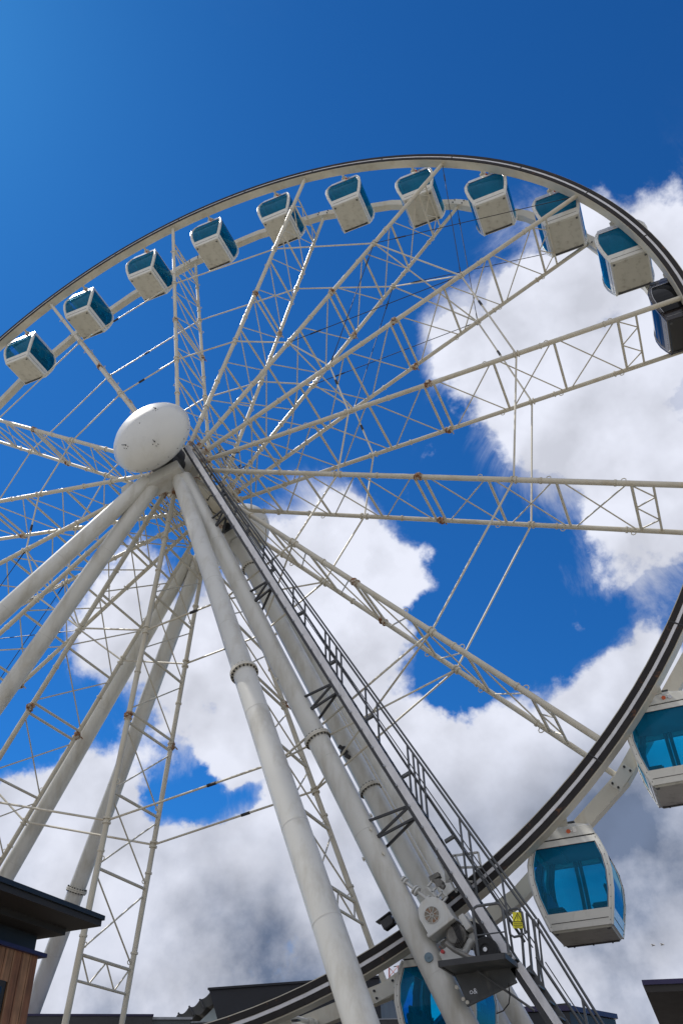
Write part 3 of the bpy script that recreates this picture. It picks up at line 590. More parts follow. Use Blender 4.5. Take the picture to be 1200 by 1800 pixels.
MB().tube((8.8, -2.35, 4.66), (9.72, -2.2, 3.95), .022, 8).build('brace', M['rail'], pf)
MB().path([(9.35, -2.3, 4.4), (9.34, -2.3, 4.2), (9.3, -2.3, 4.08), (9.18, -2.3, 3.98), (9.05, -2.3, 3.95)], .012, 5).build('loose_cable', M['black'], pf)

# ------------------------------------------------------------------ drive motor gripping the rim
ga = math.atan2(7.95, 5.95 - HZ); TT = Vector((-math.cos(ga), 0, math.sin(ga))); NR = Vector((math.sin(ga), 0, math.cos(ga)))  # tangent (up-right), outward radial
dm = empty('drive_unit', (8.2, -1.9, 5.2), 'rim drive unit with off-white fan cabinet, motor and black tyre', 'drive unit')
c0 = Vector((8.09, -2.10, 5.70)); ax3 = (TT, Vector((0, 1, 0)), NR)
mb = MB(); hx, hr = .24, .20
poly = [c0 + TT * a_ + NR * b_3 + Vector((0, -.22, 0)) for a_, b_3 in ((-.29, .22), (.29, .22), (.29, -.10), (.17, -.29), (.06, -.35), (-.10, -.35), (-.22, -.28), (-.29, -.12))]
mb.prism(poly, (0, .50, 0)); cab = mb.build('cabinet', M['acbox'], dm)
MB().box(c0 + NR * .262 + Vector((0, -.03, 0)), (.62, .56, .075), ax3, bev=.01).build('cabinet_base', M['acbox'], dm)
MB().box(c0 + NR * .215 + Vector((0, -.225, 0)), (.57, .012, .012), ax3).build('seam', M['seam'], cab)
fc = c0 + TT * -.04 + NR * -.03 + Vector((0, -.222, 0))
MB().tube(fc, fc + Vector((0, -.012, 0)), .150, 32).build('fan_opening', M['grille'], cab)
q = MB()
for k in range(9):
    t_ = math.pi * 2 * k / 9; v = TT * math.cos(t_) + NR * math.sin(t_); q.tube(fc + v * .02 + Vector((0, -.018, 0)), fc + v * .148 + Vector((0, -.018, 0)), .005, 5)
for rr_ in (.03, .152):
    q.path([fc + (TT * math.cos(k / 24 * 2 * math.pi) + NR * math.sin(k / 24 * 2 * math.pi)) * rr_ + Vector((0, -.018, 0)) for k in range(25)], .0045, 5)
q.build('fan_grille', M['acbox'], cab)
# motor body, cables and gear housing on the outer side of the rim
mc = c0 + NR * .50 + TT * .14 + Vector((0, .16, 0))
q = MB(); q.tube(mc + Vector((0, -.25, 0)), mc + Vector((0, .30, 0)), .20, 24); q.tube(mc + Vector((0, -.33, 0)), mc + Vector((0, -.25, 0)), .15, 20)
for k in range(10):
    t_ = 2 * math.pi * k / 10; v = TT * math.cos(t_) + NR * math.sin(t_); q.beam(mc + v * .205 + Vector((0, -.2, 0)), mc + v * .205 + Vector((0, .25, 0)), .02, .03, up=tuple(v))
q.box(mc + TT * -.25, (.22, .3, .22), ax3, bev=.02)
q.build('motor', M['motor'], dm)
q = MB(); q.box(mc + TT * .28 + NR * -.10 + Vector((0, -.1, 0)), (.12, .34, .30), ax3, bev=.01); q.box(mc + TT * .20 + NR * .20, (.18, .16, .26), ax3, bev=.015); q.build('mounting_plate', M['acbox'], dm)
def wheel_(name, c, r_, wd):
    pr = [(r_ * .45, -wd / 2), (r_ * .92, -wd / 2), (r_, -wd * .36), (r_, wd * .36), (r_ * .92, wd / 2), (r_ * .45, wd / 2), (r_ * .45, -wd / 2)]
    ty = MB().lathe(pr, c, (0, -1, 0), 36).build(name, M['tyre'], dm)
    h = MB(); h.tube(Vector(c) + Vector((0, wd * .3, 0)), Vector(c) + Vector((0, -wd * .35, 0)), r_ * .45, 24); h.build('wheel_disc', M['black'], ty)
    h = MB(); h.tube(Vector(c) + Vector((0, -wd * .35, 0)), Vector(c) + Vector((0, -wd * .62, 0)), r_ * .17, 16); h.build('hub_nut', M['chrome'], ty)
wheel_('tyre', (8.60, -1.55, 5.42), .25, .18)
wheel_('tyre', (9.03, -2.32, 4.97), .225, .18)
for k in range(5):
    o_ = .03 * k; MB().path([c0 + NR * .27 + TT * (.16 + o_) + Vector((0, -.10, 0)), c0 + NR * .40 + TT * (.19 + o_) + Vector((0, -.20, 0)), c0 + NR * (.60 + .03 * k) + TT * (.16 + o_ * .4) + Vector((0, -.22, 0)), c0 + NR * (.68 + .02 * k) + TT * (.02 + .02 * k) + Vector((0, -.19, 0)), c0 + NR * .56 + TT * (-.06) + Vector((0, -.16, 0))], .011, 5).build('power_cable', M['black'], dm)
q = MB(); e0 = c0 + NR * .62 + TT * -.22 + Vector((0, -.12, 0)); q.tube(e0 + Vector((0, -.02, 0)), e0 + Vector((0, -.1, 0)), .035, 12); q.build('stop_button', M['red'], dm)
q = MB(); q.box(c0 + NR * .72 + TT * -.12 + Vector((0, .05, 0)), (.42, .25, .34), ax3, bev=.02); q.tube(c0 + NR * .92 + TT * -.15, c0 + NR * .7 + TT * .35, .07, 16); q.build('gear_case', M['acbox'], dm)
# idler arm assembly above the rim, between the legs
q = MB(); a0 = Vector((7.40, -1.95, 6.52)); a1 = Vector((7.93, -1.95, 6.03)); da = (a1 - a0).normalized()
q.tube(a0 - da * .12, a1 + da * .05, .032, 12)
for tt, rr_ in ((-.05, .085), (.02, .085), (.28, .10), (.34, .10), (.62, .10), (.68, .09)): q.tube(a0 + da * tt, a0 + da * (tt + .035), rr_, 18)
q.build('tension_arm', M['acbox'], dm)
q = MB()
for (x0, z0, x1, z1) in ((7.86, 6.36, 8.14, 6.02), (7.98, 6.46, 8.26, 6.12), (7.86, 6.36, 7.98, 6.46), (7.95, 6.25, 8.07, 6.35), (8.05, 6.13, 8.17, 6.23), (8.14, 6.02, 8.26, 6.12)): q.beam((x0, -1.85, z0), (x1, -1.85, z1), .035, .05, up=(0, 1, 0))
q.build('guide_clamp', M['acbox'], dm)
q = MB(); q.box((8.02, -1.75, 6.55), (.22, .18, .09), (Vector((.9, 0, .3)).normalized(), Vector((0, 1, 0)), Vector((-.3, 0, .9)).normalized())); q.tube((8.0, -1.85, 6.48), (8.22, -1.85, 6.3), .05, 12); q.tube((8.12, -1.9, 6.4), (8.12, -1.7, 6.4), .08, 14)
q.build('roller', M['motor'], dm)
q = MB()
for (x0, z0, x1, z1) in ((8.04, 7.02, 8.92, 7.00), (8.04, 7.02, 8.36, 6.28), (8.92, 7.00, 8.94, 6.70), (8.14, 6.80, 8.94, 6.70), (8.24, 6.56, 8.72, 6.44), (8.34, 6.33, 8.66, 6.30), (8.42, 7.01, 8.62, 6.36)): q.beam((x0, -1.45, z0), (x1, -1.45, z1), .04, .045, up=(0, 1, 0))
q.box((8.30, -1.43, 6.66), (.32, .015, .32)); q.build('guide_frame', M['acbox'], dm)

q = MB(); f0 = Vector((6.86, -1.55, 5.86)); q.box(f0, (.26, .20, .18), ax3, bev=.01); q.box(f0 + NR * -.13 + TT * -.02, (.36, .24, .02), ax3)
fl = empty('floodlight', (6.9, -1.7, 5.7), 'small dark box lamp fixed behind the second leg, just above the rim', 'floodlight')
fb = q.build('lamp_housing', M['dark'], fl); MB().box(f0 + NR * .095, (.22, .15, .012), ax3).build('lamp_lens', M['darkglass'], fl)
MB().beam(f0 + Vector((.1, 0, -.02)), Vector((7.1, -1.85, 5.9)), .04, .04).build('bracket', M['dark'], fl)

# warning sign
sg = empty('warning_sign', (9.58, -1.66, 5.4), 'yellow plate with black warning triangle tied to the stair rail', 'sign')
sx = Vector((.96, 0, -.12)).normalized(); sz = Vector((.13, 0, .99)).normalized()
cs_ = Vector((9.57, -1.66, 5.56))
MB().box(cs_, (.195, .008, .29), (sx, Vector((0, 1, 0)), sz)).build('plate', M['yellow'], sg)
q = MB(); T = [cs_ + sz * .125 + Vector((0, -.007, 0)), cs_ + sx * .085 - sz * .03 + Vector((0, -.007, 0)), cs_ - sx * .085 - sz * .03 + Vector((0, -.007, 0))]
for k in range(3): q.beam(T[k], T[(k + 1) % 3], .012, .004, up=(0, -1, 0))
q.beam(cs_ + sz * .085 + Vector((0, -.007, 0)), cs_ + sz * .02 + Vector((0, -.007, 0)), .012, .004, up=(0, -1, 0)); q.box(cs_ + Vector((0, -.007, 0)) + sz * -.003, (.012, .004, .012))
for k, wd_ in enumerate((.16, .17, .12)): q.box(cs_ - sz * (.065 + .028 * k) + Vector((0, -.007, 0)), (wd_, .004, .009), (sx, Vector((0, 1, 0)), sz))
q.build('warning_symbol', M['signink'], sg)

# ------------------------------------------------------------------ gondolas
PROF = [(-2.25, .600, .700), (-2.21, .625, .725), (-1.92, .715, .810), (-1.60, .800, .880), (-1.25, .845, .915), (-.95, .825, .895), (-.66, .745, .825), (-.50, .685, .770)]
def pw(z):
    for i in range(len(PROF) - 1):
        a, b = PROF[i], PROF[i + 1]
        if a[0] <= z <= b[0]:
            t_ = (z - a[0]) / (b[0] - a[0]); return a[1] + (b[1] - a[1]) * t_, a[2] + (b[2] - a[2]) * t_
    return PROF[-1][1:] if z > PROF[-1][0] else PROF[0][1:]
ZW0, ZW1 = -1.92, -.64
ZS = [-2.21, -2.06, -1.92, -1.76, -1.6, -1.42, -1.25, -1.1, -.95, -.8, -.64, -.50]
def gondola(name, shell, base, glassm, label, group='passenger gondolas hanging around the rim'):
    g = empty(name, (0, 0, -2.25), label, 'gondola', group)
    # four barrel sided faces: corner posts plus top and bottom bands with a window opening
    T_ = .045; pwid = .105
    mb = MB()
    def quad_face(fx):              # fx(u, z, depth) -> point ; u in -1..1 across the face
        us = lambda z, half: [-half, -(half - pwid), half - pwid, half]
        def strip(z0, z1, i0, i1):
            pts = []
            for dep in (0, T_):
                for z in (z0, z1):
                    h = fx.half(z); u_ = us(z, h); pts.append(fx(u_[i0], z, dep)); pts.append(fx(u_[i1], z, dep))
            a = pts; mb.add(a, [(0, 1, 3, 2), (4, 6, 7, 5), (0, 2, 6, 4), (1, 5, 7, 3), (0, 4, 5, 1), (2, 3, 7, 6)])
        for i in range(len(ZS) - 1):
            z0, z1 = ZS[i], ZS[i + 1]
            strip(z0, z1, 0, 1); strip(z0, z1, 2, 3)
            if z1 <= ZW0 + 1e-6 or z0 >= ZW1 - 1e-6: strip(z0, z1, 1, 2)
    class F:
        def __init__(s, k, sg): s.k = k; s.sg = sg
        def half(s, z): a, b = pw(z); return (a if s.k == 0 else b) 
        def __call__(s, u, z, dep):
            a, b = pw(z)
            if s.k == 0: return Vector((u * (a - dep * (abs(u) / a)) / a if a else u, s.sg * (b - dep), z))
            return Vector((s.sg * (a - dep), u * (b - dep * (abs(u) / b)) / b, z))
    faces = [F(0, -1), F(0, 1), F(1, -1), F(1, 1)]
    for f in faces: quad_face(f)
    def part(mb_, nm, mt_, par=g, ang=35):
        o = mb_.build(nm, mt_, None, angle=ang); o.parent = par; o.location = (0, 0, 2.25) if par is g else (0, 0, 0); return o
    # rounded corner cover strips
    for ix in (-1, 1):
        for iy in (-1, 1):
            pts = []
            for z in ZS: a, b = pw(z); pts.append((ix * (a - .022), iy * (b - .022), z))
            q = MB(); q.path(pts, .036, 10); part(q, 'corner_post', shell)
    # window panes
    zz = [z for z in ZS if ZW0 - 1e-6 <= z <= ZW1 + 1e-6]
    for f in faces:
        q = MB(); vs = []; fs = []
        nu = 5
        for z in zz:
            h = f.half(z) - pwid + .01
            for i in range(nu): vs.append(f(-h + 2 * h * i / (nu - 1), z, .020))
        for j in range(len(zz) - 1):
            for i in range(nu - 1): fs.append((j * nu + i, j * nu + i + 1, (j + 1) * nu + i + 1, (j + 1) * nu + i))
        q.add(vs, fs); part(q, 'window', glassm, ang=60)
    # dark window gasket lines, belt seam, rivets
    q = mb; q.cur = 1
    for f in faces:
        h = f.half(-2.06) - pwid; q.path([f(-h, -2.09, -.002), f(h, -2.09, -.002)], .007, 4)
        h = f.half(-.64) - pwid; q.path([f(-h, -.645, .005), f(h, -.645, .005)], .008, 4)
        for sg_ in (-1, 1):
            q.path([f(sg_ * (f.half(z) - pwid + .002), z, .004) for z in zz], .007, 4)
    for f in faces:
        for z in (-2.14, -1.95, -1.75, -1.55, -1.35, -1.15, -.95, -.75, -.56):
            for sg_ in (-1, 1):
                p = f(sg_ * (f.half(z) - .055), z, 0); p2 = f(sg_ * (f.half(z) - .055), z, -.006); q.tube(p, p2, .009, 6)
    body = mb.build('cabin_frame', [shell, M['seam'] if shell is not M['gblack'] else M['chrome']], None, angle=25); body.parent = g; body.location = (0, 0, 2.25)
    # underside tray with bumper bar on the far edge
    q = MB(); a, b = pw(-2.21)
    q.add([(-a + .03, -b + .03, -2.205), (a - .03, -b + .03, -2.205), (a - .03, b - .03, -2.205), (-a + .03, b - .03, -2.205), (-a + .055, -b + .055, -2.25), (a - .055, -b + .055, -2.25), (a - .055, b - .055, -2.25), (-a + .055, b - .055, -2.25)],
          [(0, 1, 2, 3), (4, 7, 6, 5), (0, 4, 5, 1), (1, 5, 6, 2), (2, 6, 7, 3), (3, 7, 4, 0)]); fl_ = part(q, 'underside', base)
    q = MB(); q.box((0, b - .10, -2.262), (2 * a - .16, .07, .02)); 
    for x_ in (-.4, 0, .4): q.tube((x_, b - .1, -2.29), (x_, b - .1, -2.25), .018, 6)
    part(q, 'bumper_bar', M['dark'])
    for ix in (-1, 1):
        for iy in (-1, 1): q = MB(); q.box((ix * (a - .11), iy * (b - .12), -2.258), (.07, .07, .014)); q.tube((ix * (a - .11), iy * (b - .12), -2.275), (ix * (a - .11), iy * (b - .12), -2.25), .016, 6); part(q, 'corner_bracket', M['galvdark'])
    # roof: black gap, sloping roof panel, top housing
    q = MB(); a, b = pw(-.5); q.box((0, 0, -.485), (2 * a - .08, 2 * b - .08, .035)); part(q, 'roof_gap', M['seam'])
    q = MB(); at_, bt = a - .01, b - .01; a2, b2 = .60, .69
    lv = [(at_, bt, -.468), (at_ - .01, bt - .01, -.44), (a2, b2, -.25), (a2 - .05, b2 - .05, -.225), (a2 - .30, b2 - .08, -.16), (.10, b2 - .12, -.13)]
    vs = [];
    for (xx, yy, z) in lv: vs += [(-xx, -yy, z), (xx, -yy, z), (xx, yy, z), (-xx, yy, z)]
    fs = [(3, 2, 1, 0)] + [(k * 4 + i, k * 4 + (i + 1) % 4, (k + 1) * 4 + (i + 1) % 4, (k + 1) * 4 + i) for k in range(len(lv) - 1) for i in range(4)] + [(len(lv) * 4 - 4, len(lv) * 4 - 3, len(lv) * 4 - 2, len(lv) * 4 - 1)]
    q.add(vs, fs); roof = part(q, 'roof', shell, ang=20)
    q = MB(); q.tube((.13, -.75, -.35), (.13, -.70, -.335), .044, 14); part(q, 'orange_lamp', M['orange'], roof)
    q = MB(); q.tube((.265, -.75, -.35), (.265, -.70, -.34), .044, 14); q.tube((.198, -.748, -.35), (.198, -.70, -.34), .016, 8); part(q, 'door_lock', M['chrome'], roof)
    # axle between the rims and its hangers
    q = MB(); q.tube((0, -.92, 0), (0, .95, 0), .055, 14); q.tube((0, -.93, 0), (0, -.86, 0), .11, 16); q.tube((0, .86, 0), (0, .93, 0), .11, 16); ax_ = part(q, 'axle', M['white'])
    for y_ in (-.60, .60): q = MB(); q.box((0, y_, -.07), (.26, .07, .26), bev=.01); q.tube((0, y_ - .05, 0), (0, y_ + .05, 0), .10, 18); part(q, 'hanger', M['white'])
    q = MB(); q.box((.02, -.50, -.11), (.50, .16, .03)); q.box((-.2, -.52, -.09), (.10, .08, .05)); part(q, 'cable_clip', M['galvdark'])
    # inside: floor, ceiling, door posts, seats
    q = MB(); q.box((0, 0, -2.17), (2 * a - .16, 2 * b - .16, .03)); part(q, 'floor', M['inner'])
    q = MB(); q.box((0, 0, -.55), (2 * a - .1, 2 * b - .1, .03)); q.box((-.25, 0, -.60), (.16, 1.2, .05)); part(q, 'ceiling', M['inner'])
    for x_ in (-.05, .05): q = MB(); q.path([(x_, pw(z)[1] - .07, z) for z in ZS], .045, 6); part(q, 'door_post', M['doorpost'])
    for ix in (-1, 1): q = MB(); q.path([(ix * (pw(z)[0] - .16), pw(z)[1] - .10, z) for z in ZS], .07, 6); part(q, 'inner_pillar', M['doorpost'])
    for sgn in (-1, 1):
        q = MB(); q.box((sgn * .46, 0, -1.80), (.36, 1.25, .08), bev=.03); q.box((sgn * .64, 0, -1.60), (.07, 1.2, .36), (Vector((.98, 0, .17 * sgn)).normalized(), Vector((0, 1, 0)), Vector((-.17 * sgn, 0, .98)).normalized()), bev=.02)
        for y_ in (-.35, .35): q.box((sgn * .67, y_, -1.36), (.05, .36, .18), bev=.02)
        q.box((sgn * .46, 0, -2.0), (.25, 1.1, .32)); part(q, 'seat', M['seat'])
    return g
def copy_tree(o, parent=None):
    c = o.copy(); col.objects.link(c)
    if parent: c.parent = parent
    for ch in list(o.children): copy_tree(ch, c)
    return c
GL = {-.25: 'leftmost white gondola, lowest on the left arc, its roof edge bright in sunlight',
      .25: 'white blue-windowed gondola second from the left edge, just above the leftmost one',
      .75: 'white gondola third from the left, just left of the upright spoke',
      1.25: 'white blue-windowed gondola just right of the upright spoke above the hub',
      1.75: 'white gondola fifth from the left, its right side crossed by a slanting spoke',
      2.25: 'white gondola sixth from the left, hanging free between two spokes left of the top',
      2.75: 'white gondola at the top of the wheel with a spoke crossing its front',
      3.25: 'white gondola eighth from the left, with a thin black cable across its underside',
      3.75: 'white gondola ninth from the left, crossed by a spoke before the big cloud',
      4.25: 'white gondola next to the only black one, large beige underside against white cloud',
      6.75: 'blue-windowed gondola cut off by the right edge of the photo, low on the wheel',
      7.25: 'large blue-windowed gondola at lower right beside the stair, orange lamp above its window',
      7.75: 'blue-windowed gondola at the bottom, half hidden behind the thick second leg'}
first = gondola('gondola', M['gshell'], M['gbase'], M['blueglass'], 'x')
for i, (s, lab) in enumerate(GL.items()):
    o = first if i == 0 else copy_tree(first)
    a = PH + s * TW; p = wp(a, RR, 0); o.location = p + Vector((0, 0, -2.25)); o['label'] = lab
vip = gondola('gondola', M['gblack'], M['gblackbase'], M['blackglass'], 'glossy black gondola with smoked windows at the right edge, the only black one')
a = PH + 4.75 * TW; vip.location = wp(a, RR, 0) + Vector((0, 0, -2.25))
for o in list(vip.children):
    pass
o = copy_tree(first); o.location = wp(PH + 8.25 * TW, RR, 0) + Vector((0, 0, -2.25)); o['label'] = 'gondola cut off by the bottom edge, pale roof left of the front leg'

# ------------------------------------------------------------------ timber kiosk, left
kx, ky = 4.98, -9.88
kk = empty('timber_kiosk', (2.9, -13, 0), 'kiosk of upright red-brown boards with dark flat overhanging roof, lower left', 'kiosk')
mb = MB(); y_ = ky; pit = .15
k = 0
while y_ > -16.5:
    mb.box((kx + .062, y_ - pit / 2, 2.02 + .0), (.024, pit - .010, 3.98)) if not (-11.25 < y_ - pit / 2 < -10.38) else (mb.box((kx + .062, y_ - pit / 2, 3.83), (.024, pit - .010, .36)), mb.box((kx + .062, y_ - pit / 2, 1.1), (.024, pit - .010, 2.2)))
    y_ -= pit; k += 1
x_ = kx + .04
while x_ > .9:
    mb.box((x_ - pit / 2, ky + .012, 2.02), (pit - .010, .024, 3.98)); x_ -= pit
mb.build('board_cladding', M['wood'], kk)
MB().box((2.95, -13.2, 2.0), (4.1, 6.6, 4.0)).build('wall', M['signink'], kk)
q = MB(); q.box((kx + .055, -10.80, 2.93), (.05, .86, 1.44)); wo = q.build('window', M['soffit'], kk); MB().box((kx + .085, -10.80, 2.93), (.01, .72, 1.30)).build('pane', M['darkglass'], wo)
MB().box((2.99, -13.18, 4.02), (4.24, 6.80, .045)).build('ledge_trim', M['fascia'], kk)
MB().box((2.95, -13.2, 4.14), (4.06, 6.64, .22)).build('upper_wall', M['navy'], kk)
q = MB(); q.box((3.05, -13.0, 4.365), (5.36, 6.84, .07)); q.build('roof', M['soffit'], kk)
q = MB(); q.box((3.06, -13.0, 4.43), (5.40, 6.88, .055)); q.build('roof_edge', M['navy'], kk)
q = MB(); q.box((2.98, -13.1, 4.29), (4.62, 6.76, .08)); q.build('soffit_beam', M['soffit'], kk)

# ------------------------------------------------------------------ boarding hall behind the wheel
pa, pb = Vector((-5.2, .55, 0)), Vector((-1.9, 3.0, 0)); dr = (pb - pa).normalized(); nn = Vector((-dr.y, dr.x, 0)); ax = (dr, nn, Vector((0, 0, 1)))
bh = empty('boarding_hall', (-8, 6, 0), 'low dark hall with indigo roof edge behind the kiosk, grey panel at right', 'building')
ctr = pa.lerp(pb, -1.0) 
c_ = pa - dr * 4 + dr * 4.2; 
MB().box(pb - dr * 6.2 + nn * 4 + Vector((0, 0, 2.62)), (12.4, 8, 5.24), ax).build('wall', M['navy'], bh)
MB().box(pb - dr * 6.2 + nn * 4 + Vector((0, 0, 5.36)), (12.7, 8.3, .24), ax).build('roof', M['dark'], bh)
MB().box(pb - dr * 6.2 + nn * 4 + Vector((0, 0, 5.505)), (12.75, 8.35, .05), ax).build('roof_edge', M['fascia'], bh)
q = MB()
for k in range(5):
    w_o = MB().box(pb - dr * (1.6 + 2.3 * k) + nn * -.02 + Vector((0, 0, 2.6)), (1.5, .06, 2.4), ax).build('window', M['dark'], bh)
    MB().box(pb - dr * (1.6 + 2.3 * k) + nn * -.055 + Vector((0, 0, 2.6)), (1.34, .02, 2.24), ax).build('pane', M['darkglass'], w_o)
gp = MB(); gp.box(pb + dr * .62 + nn * 3 + Vector((0, 0, 2.71)), (1.15, 6, 5.42), ax); gp.build('end_panel', M['greypanel'], bh)
q = MB(); q.box(pb + dr * .62 + nn * 3 + Vector((0, 0, 5.45)), (1.25, 6.1, .06), ax); q.build('panel_coping', M['galv'], bh)

# annex right of it, lower roofline behind the wheel
an = empty('low_annex', (1, 12, 0), 'low dark annex roofline running behind the bottom of the wheel', 'building')
pa, pb = Vector((-7.0, 6.54, 0)), Vector((3.2, 12.66, 0)); dr = (pb - pa).normalized(); nn = Vector((-dr.y, dr.x, 0)); ax = (dr, nn, Vector((0, 0, 1))); ln = (pb - pa).length; mc_ = (pa + pb) / 2
MB().box(mc_ + nn * 3.1 + Vector((0, 0, 2.99)), (ln, 6, 5.98), ax).build('wall', M['navy'], an)
MB().box(mc_ + nn * 3.1 + Vector((0, 0, 6.06)), (ln + .2, 6.2, .16), ax).build('roof', M['dark'], an)
MB().box(mc_ + nn * 3.1 + Vector((0, 0, 6.155)), (ln + .24, 6.24, .03), ax).build('roof_edge', M['galv'], an)
MB().box(mc_ + nn * .04 + Vector((0, 0, 5.90)), (ln, .08, .05), ax).build('gutter', M['galv'], an)

# ------------------------------------------------------------------ dark curved-roof building with scalloped canopy edge
db = empty('dark_roofed_building', (0, 26, 0), 'dark blue-black building with sloping scalloped left edge and white glazed gable', 'building')
import mathutils
P0 = Vector((-11.38, 22.41, 9.8)); P1 = Vector((-3.49, 24.29, 9.8)); dr = (P1 - P0).normalized(); nn = Vector((-dr.y, dr.x, 0))
mb = MB()
mb.prism([P0, P0 + dr * 8.7, P0 + dr * 8.7 - Vector((0, 0, 9.8)), P0 + dr * .75 - Vector((0, 0, 9.8)), P0 + dr * .72 - Vector((0, 0, 1.8))], nn * 12); mb.build('wall', M['slate'], db, angle=10)
q = MB(); q.box(P0 + dr * 4.4 + nn * 6 + Vector((0, 0, .06)), (8.9, 12.2, .10), (dr, nn, Vector((0, 0, 1)))); q.build('roof', M['slate'], db)
# canopy: four sagging bays stepping down to the left
mb = MB(); n_ = 4; base = P0 + nn * .3
ridge = []
for k in range(n_ + 1):
    t_ = k / n_; ridge.append(base + dr * (-2.15 * t_) + Vector((0, 0, -1.12 * (t_ ** .9))))
pts = []
for k in range(n_):
    a_, b_4 = ridge[k], ridge[k + 1]
    for j in range(8):
        u_ = j / 8; pts.append(a_.lerp(b_4, u_) + Vector((0, 0, -.15 * math.sin(math.pi * u_) * (1 if k else .6))))
pts.append(ridge[-1]); low_ = [p + Vector((.40, 0, -.38)) for p in pts[::-1]]
mb.prism(pts + low_, nn * 11); mb.build('canopy', M['canvas'], db, angle=20)
for k in range(1, n_): q = MB(); q.tube(ridge[k] - nn * .05, ridge[k] + Vector((.30, 0, -.42)) - nn * .05, .05, 8); q.build('canopy_rib', M['dark'], db)
q = MB(); q.prism([P0 + nn * .5 + Vector((.30, 0, -.62)), P0 + nn * .5 + Vector((.75, 0, -2.4)), P0 + nn * .5 + Vector((-1.9, -.45, -2.4))], nn * .1); gw = q.build('gable_glazing', M['paneglass'], db)
for xx in (-1.2, -.3, .5): q = MB(); q.beam(P0 + nn * .46 + dr * xx + Vector((0, 0, -.9 + min(0, xx) * .75)), P0 + nn * .46 + dr * xx + Vector((0, 0, -2.5)), .04, .04); q.build('glazing_bar', M['galvdark'], gw)

# ------------------------------------------------------------------ right buildings
rb = empty('dark_shed', (7, 22, 0), 'low dark building with indigo roof edge behind the foot of the stair', 'building')
pa, pb = Vector((3.2, 15.1, 0)), Vector((8.23, 22.24, 0)); pa = Vector((4.0, 17.45, 0)); 
pc = Vector((6.95, 18.9, 0)); d1 = (pc - pa).normalized()
mb = MB(); foot = [pa - d1 * 1.5, pc, Vector((8.25, 22.2, 0)), Vector((4.5, 27, 0)), Vector((-1, 24, 0))]
mb.prism(foot, (0, 0, 6.8)); mb.build('wall', M['navy'], rb, angle=10)
cen = sum(foot, Vector()) / 5; mb = MB(); mb.prism([cen + (p - cen) * 1.03 + Vector((0, 0, 6.82)) for p in foot], (0, 0, .18)); mb.build('roof', M['fascia'], rb, angle=10)
for k in range(4): q = MB(); q.beam(pa + d1 * (.3 + .8 * k) + Vector((0, -.04, 6.4)), pa + d1 * (.3 + .8 * k) + Vector((0, -.04, 2.0)), .05, .05); q.build('wall_batten', M['dark'], rb)
q = MB(); q.box(pc + Vector((-.3, .3, 7.06)), (.7, .3, .12)); q.build('roof_vent', M['dark'], rb)

rk = empty('roof_corner_pavilion', (14, 0, 0), 'dark flat roof corner with indigo edge at the bottom right corner', 'pavilion')
mb = MB(); mb.prism([(11.78, -3.45, 3.86), (19.5, -.30, 3.86), (19.5, 8, 3.86), (11.40, 4.2, 3.86)], (0, 0, .10)); mb.build('roof', M['soffit'], rk, angle=10)
mb = MB(); mb.prism([(11.76, -3.50, 3.96), (19.55, -.33, 3.96), (19.55, 8.05, 3.96), (11.37, 4.2, 3.96)], (0, 0, .07)); mb.build('roof_edge', M['fascia'], rk, angle=10)
MB().box((15.6, 3.2, 1.92), (6.4, 5.2, 3.84)).build('wall', M['wood'], rk)
MB().box((15.6, .53, 3.55), (6.5, .10, .5)).build('beam', M['navy'], rk)
w_o = MB().box((14.2, .56, 2.0), (1.6, .08, 1.6)).build('window', M['dark'], rk); MB().box((14.2, .51, 2.0), (1.4, .02, 1.4)).build('pane', M['darkglass'], w_o)

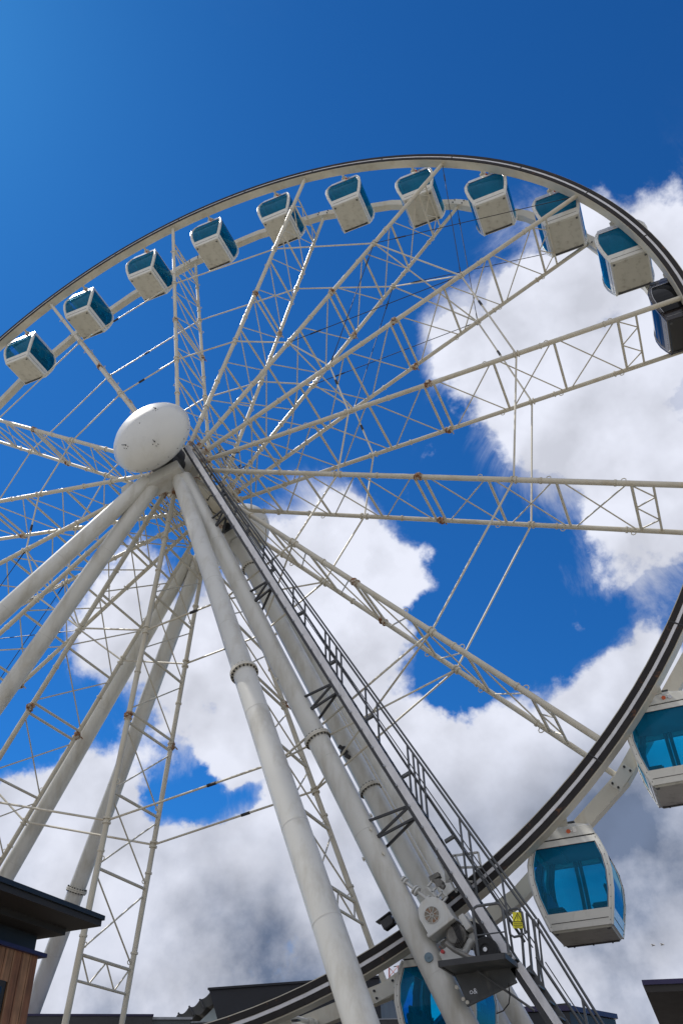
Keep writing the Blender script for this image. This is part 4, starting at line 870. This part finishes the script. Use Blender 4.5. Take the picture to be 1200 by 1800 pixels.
# ------------------------------------------------------------------ distant crane and gulls
cr = empty('tower_crane', (-21, 77, 0), 'tiny faded red lattice crane seen between leg and gondola at the bottom', 'crane')
A_ = Vector((-21.5, 77.7, 0)); top = Vector((-20.2, 76.5, 20.6)); mb = MB(); u_ = Vector((1, .3, 0)).normalized(); v_ = Vector((-.3, 1, 0)).normalized(); h_ = .5
cs4 = [u_ * h_ + v_ * h_, u_ * -h_ + v_ * h_, u_ * -h_ - v_ * h_, u_ * h_ - v_ * h_]
for c in cs4: mb.tube(A_ + c, top + c, .06, 5)
for k in range(20):
    p, q_ = A_.lerp(top, k / 20), A_.lerp(top, (k + 1) / 20)
    for j in range(4): mb.tube(p + cs4[j], q_ + cs4[(j + 1) % 4], .04, 4); mb.tube(p + cs4[j], p + cs4[(j + 1) % 4], .04, 4)
mb.build('mast', M['crane'], cr)
mb = MB(); mb.tube(top, top + Vector((1.7, .5, .2)), .05, 5); mb.tube(top + Vector((1.7, .5, .2)), top + Vector((1.75, .5, -12)), .03, 4); mb.tube(top + Vector((1.1, .4, .2)), top + Vector((1.15, .4, -12)), .03, 4); mb.build('hoist_rope', M['black'], cr)
for k, (p, lab) in enumerate((((8.7, 50.9, 14.76), 'left one of two tiny gulls far off in the grey cloud at lower right'), ((9.35, 50.6, 14.68), 'right one of two tiny gulls far off in the grey cloud at lower right'))):
    q = MB(); P = Vector(p)
    q.path([P + Vector((-.13, 0, -.01)), P + Vector((-.05, 0, 0)), P + Vector((.06, 0, .01)), P + Vector((.12, 0, 0))], .03, 6)
    for s_ in (-1, 1):
        q.add([P + Vector((-.06, 0, .02)), P + Vector((.08, 0, .02)), P + Vector((.02 + .1 * s_, s_ * .13, .10)), P + Vector((-.10 + .02 * s_, s_ * .26, .02)), P + Vector((-.12 + .1 * s_, s_ * .13, .12)), P + Vector((.0, 0, -.01)), P + Vector((.0 + .1 * s_, s_ * .13, .115))], [(0, 1, 2, 4), (4, 2, 3), (5, 6, 2, 1), (5, 0, 4, 6), (6, 4, 3), (6, 3, 2)])
    tag(q.build('gull', M['gull']), lab, 'gull', 'gulls in the distance')
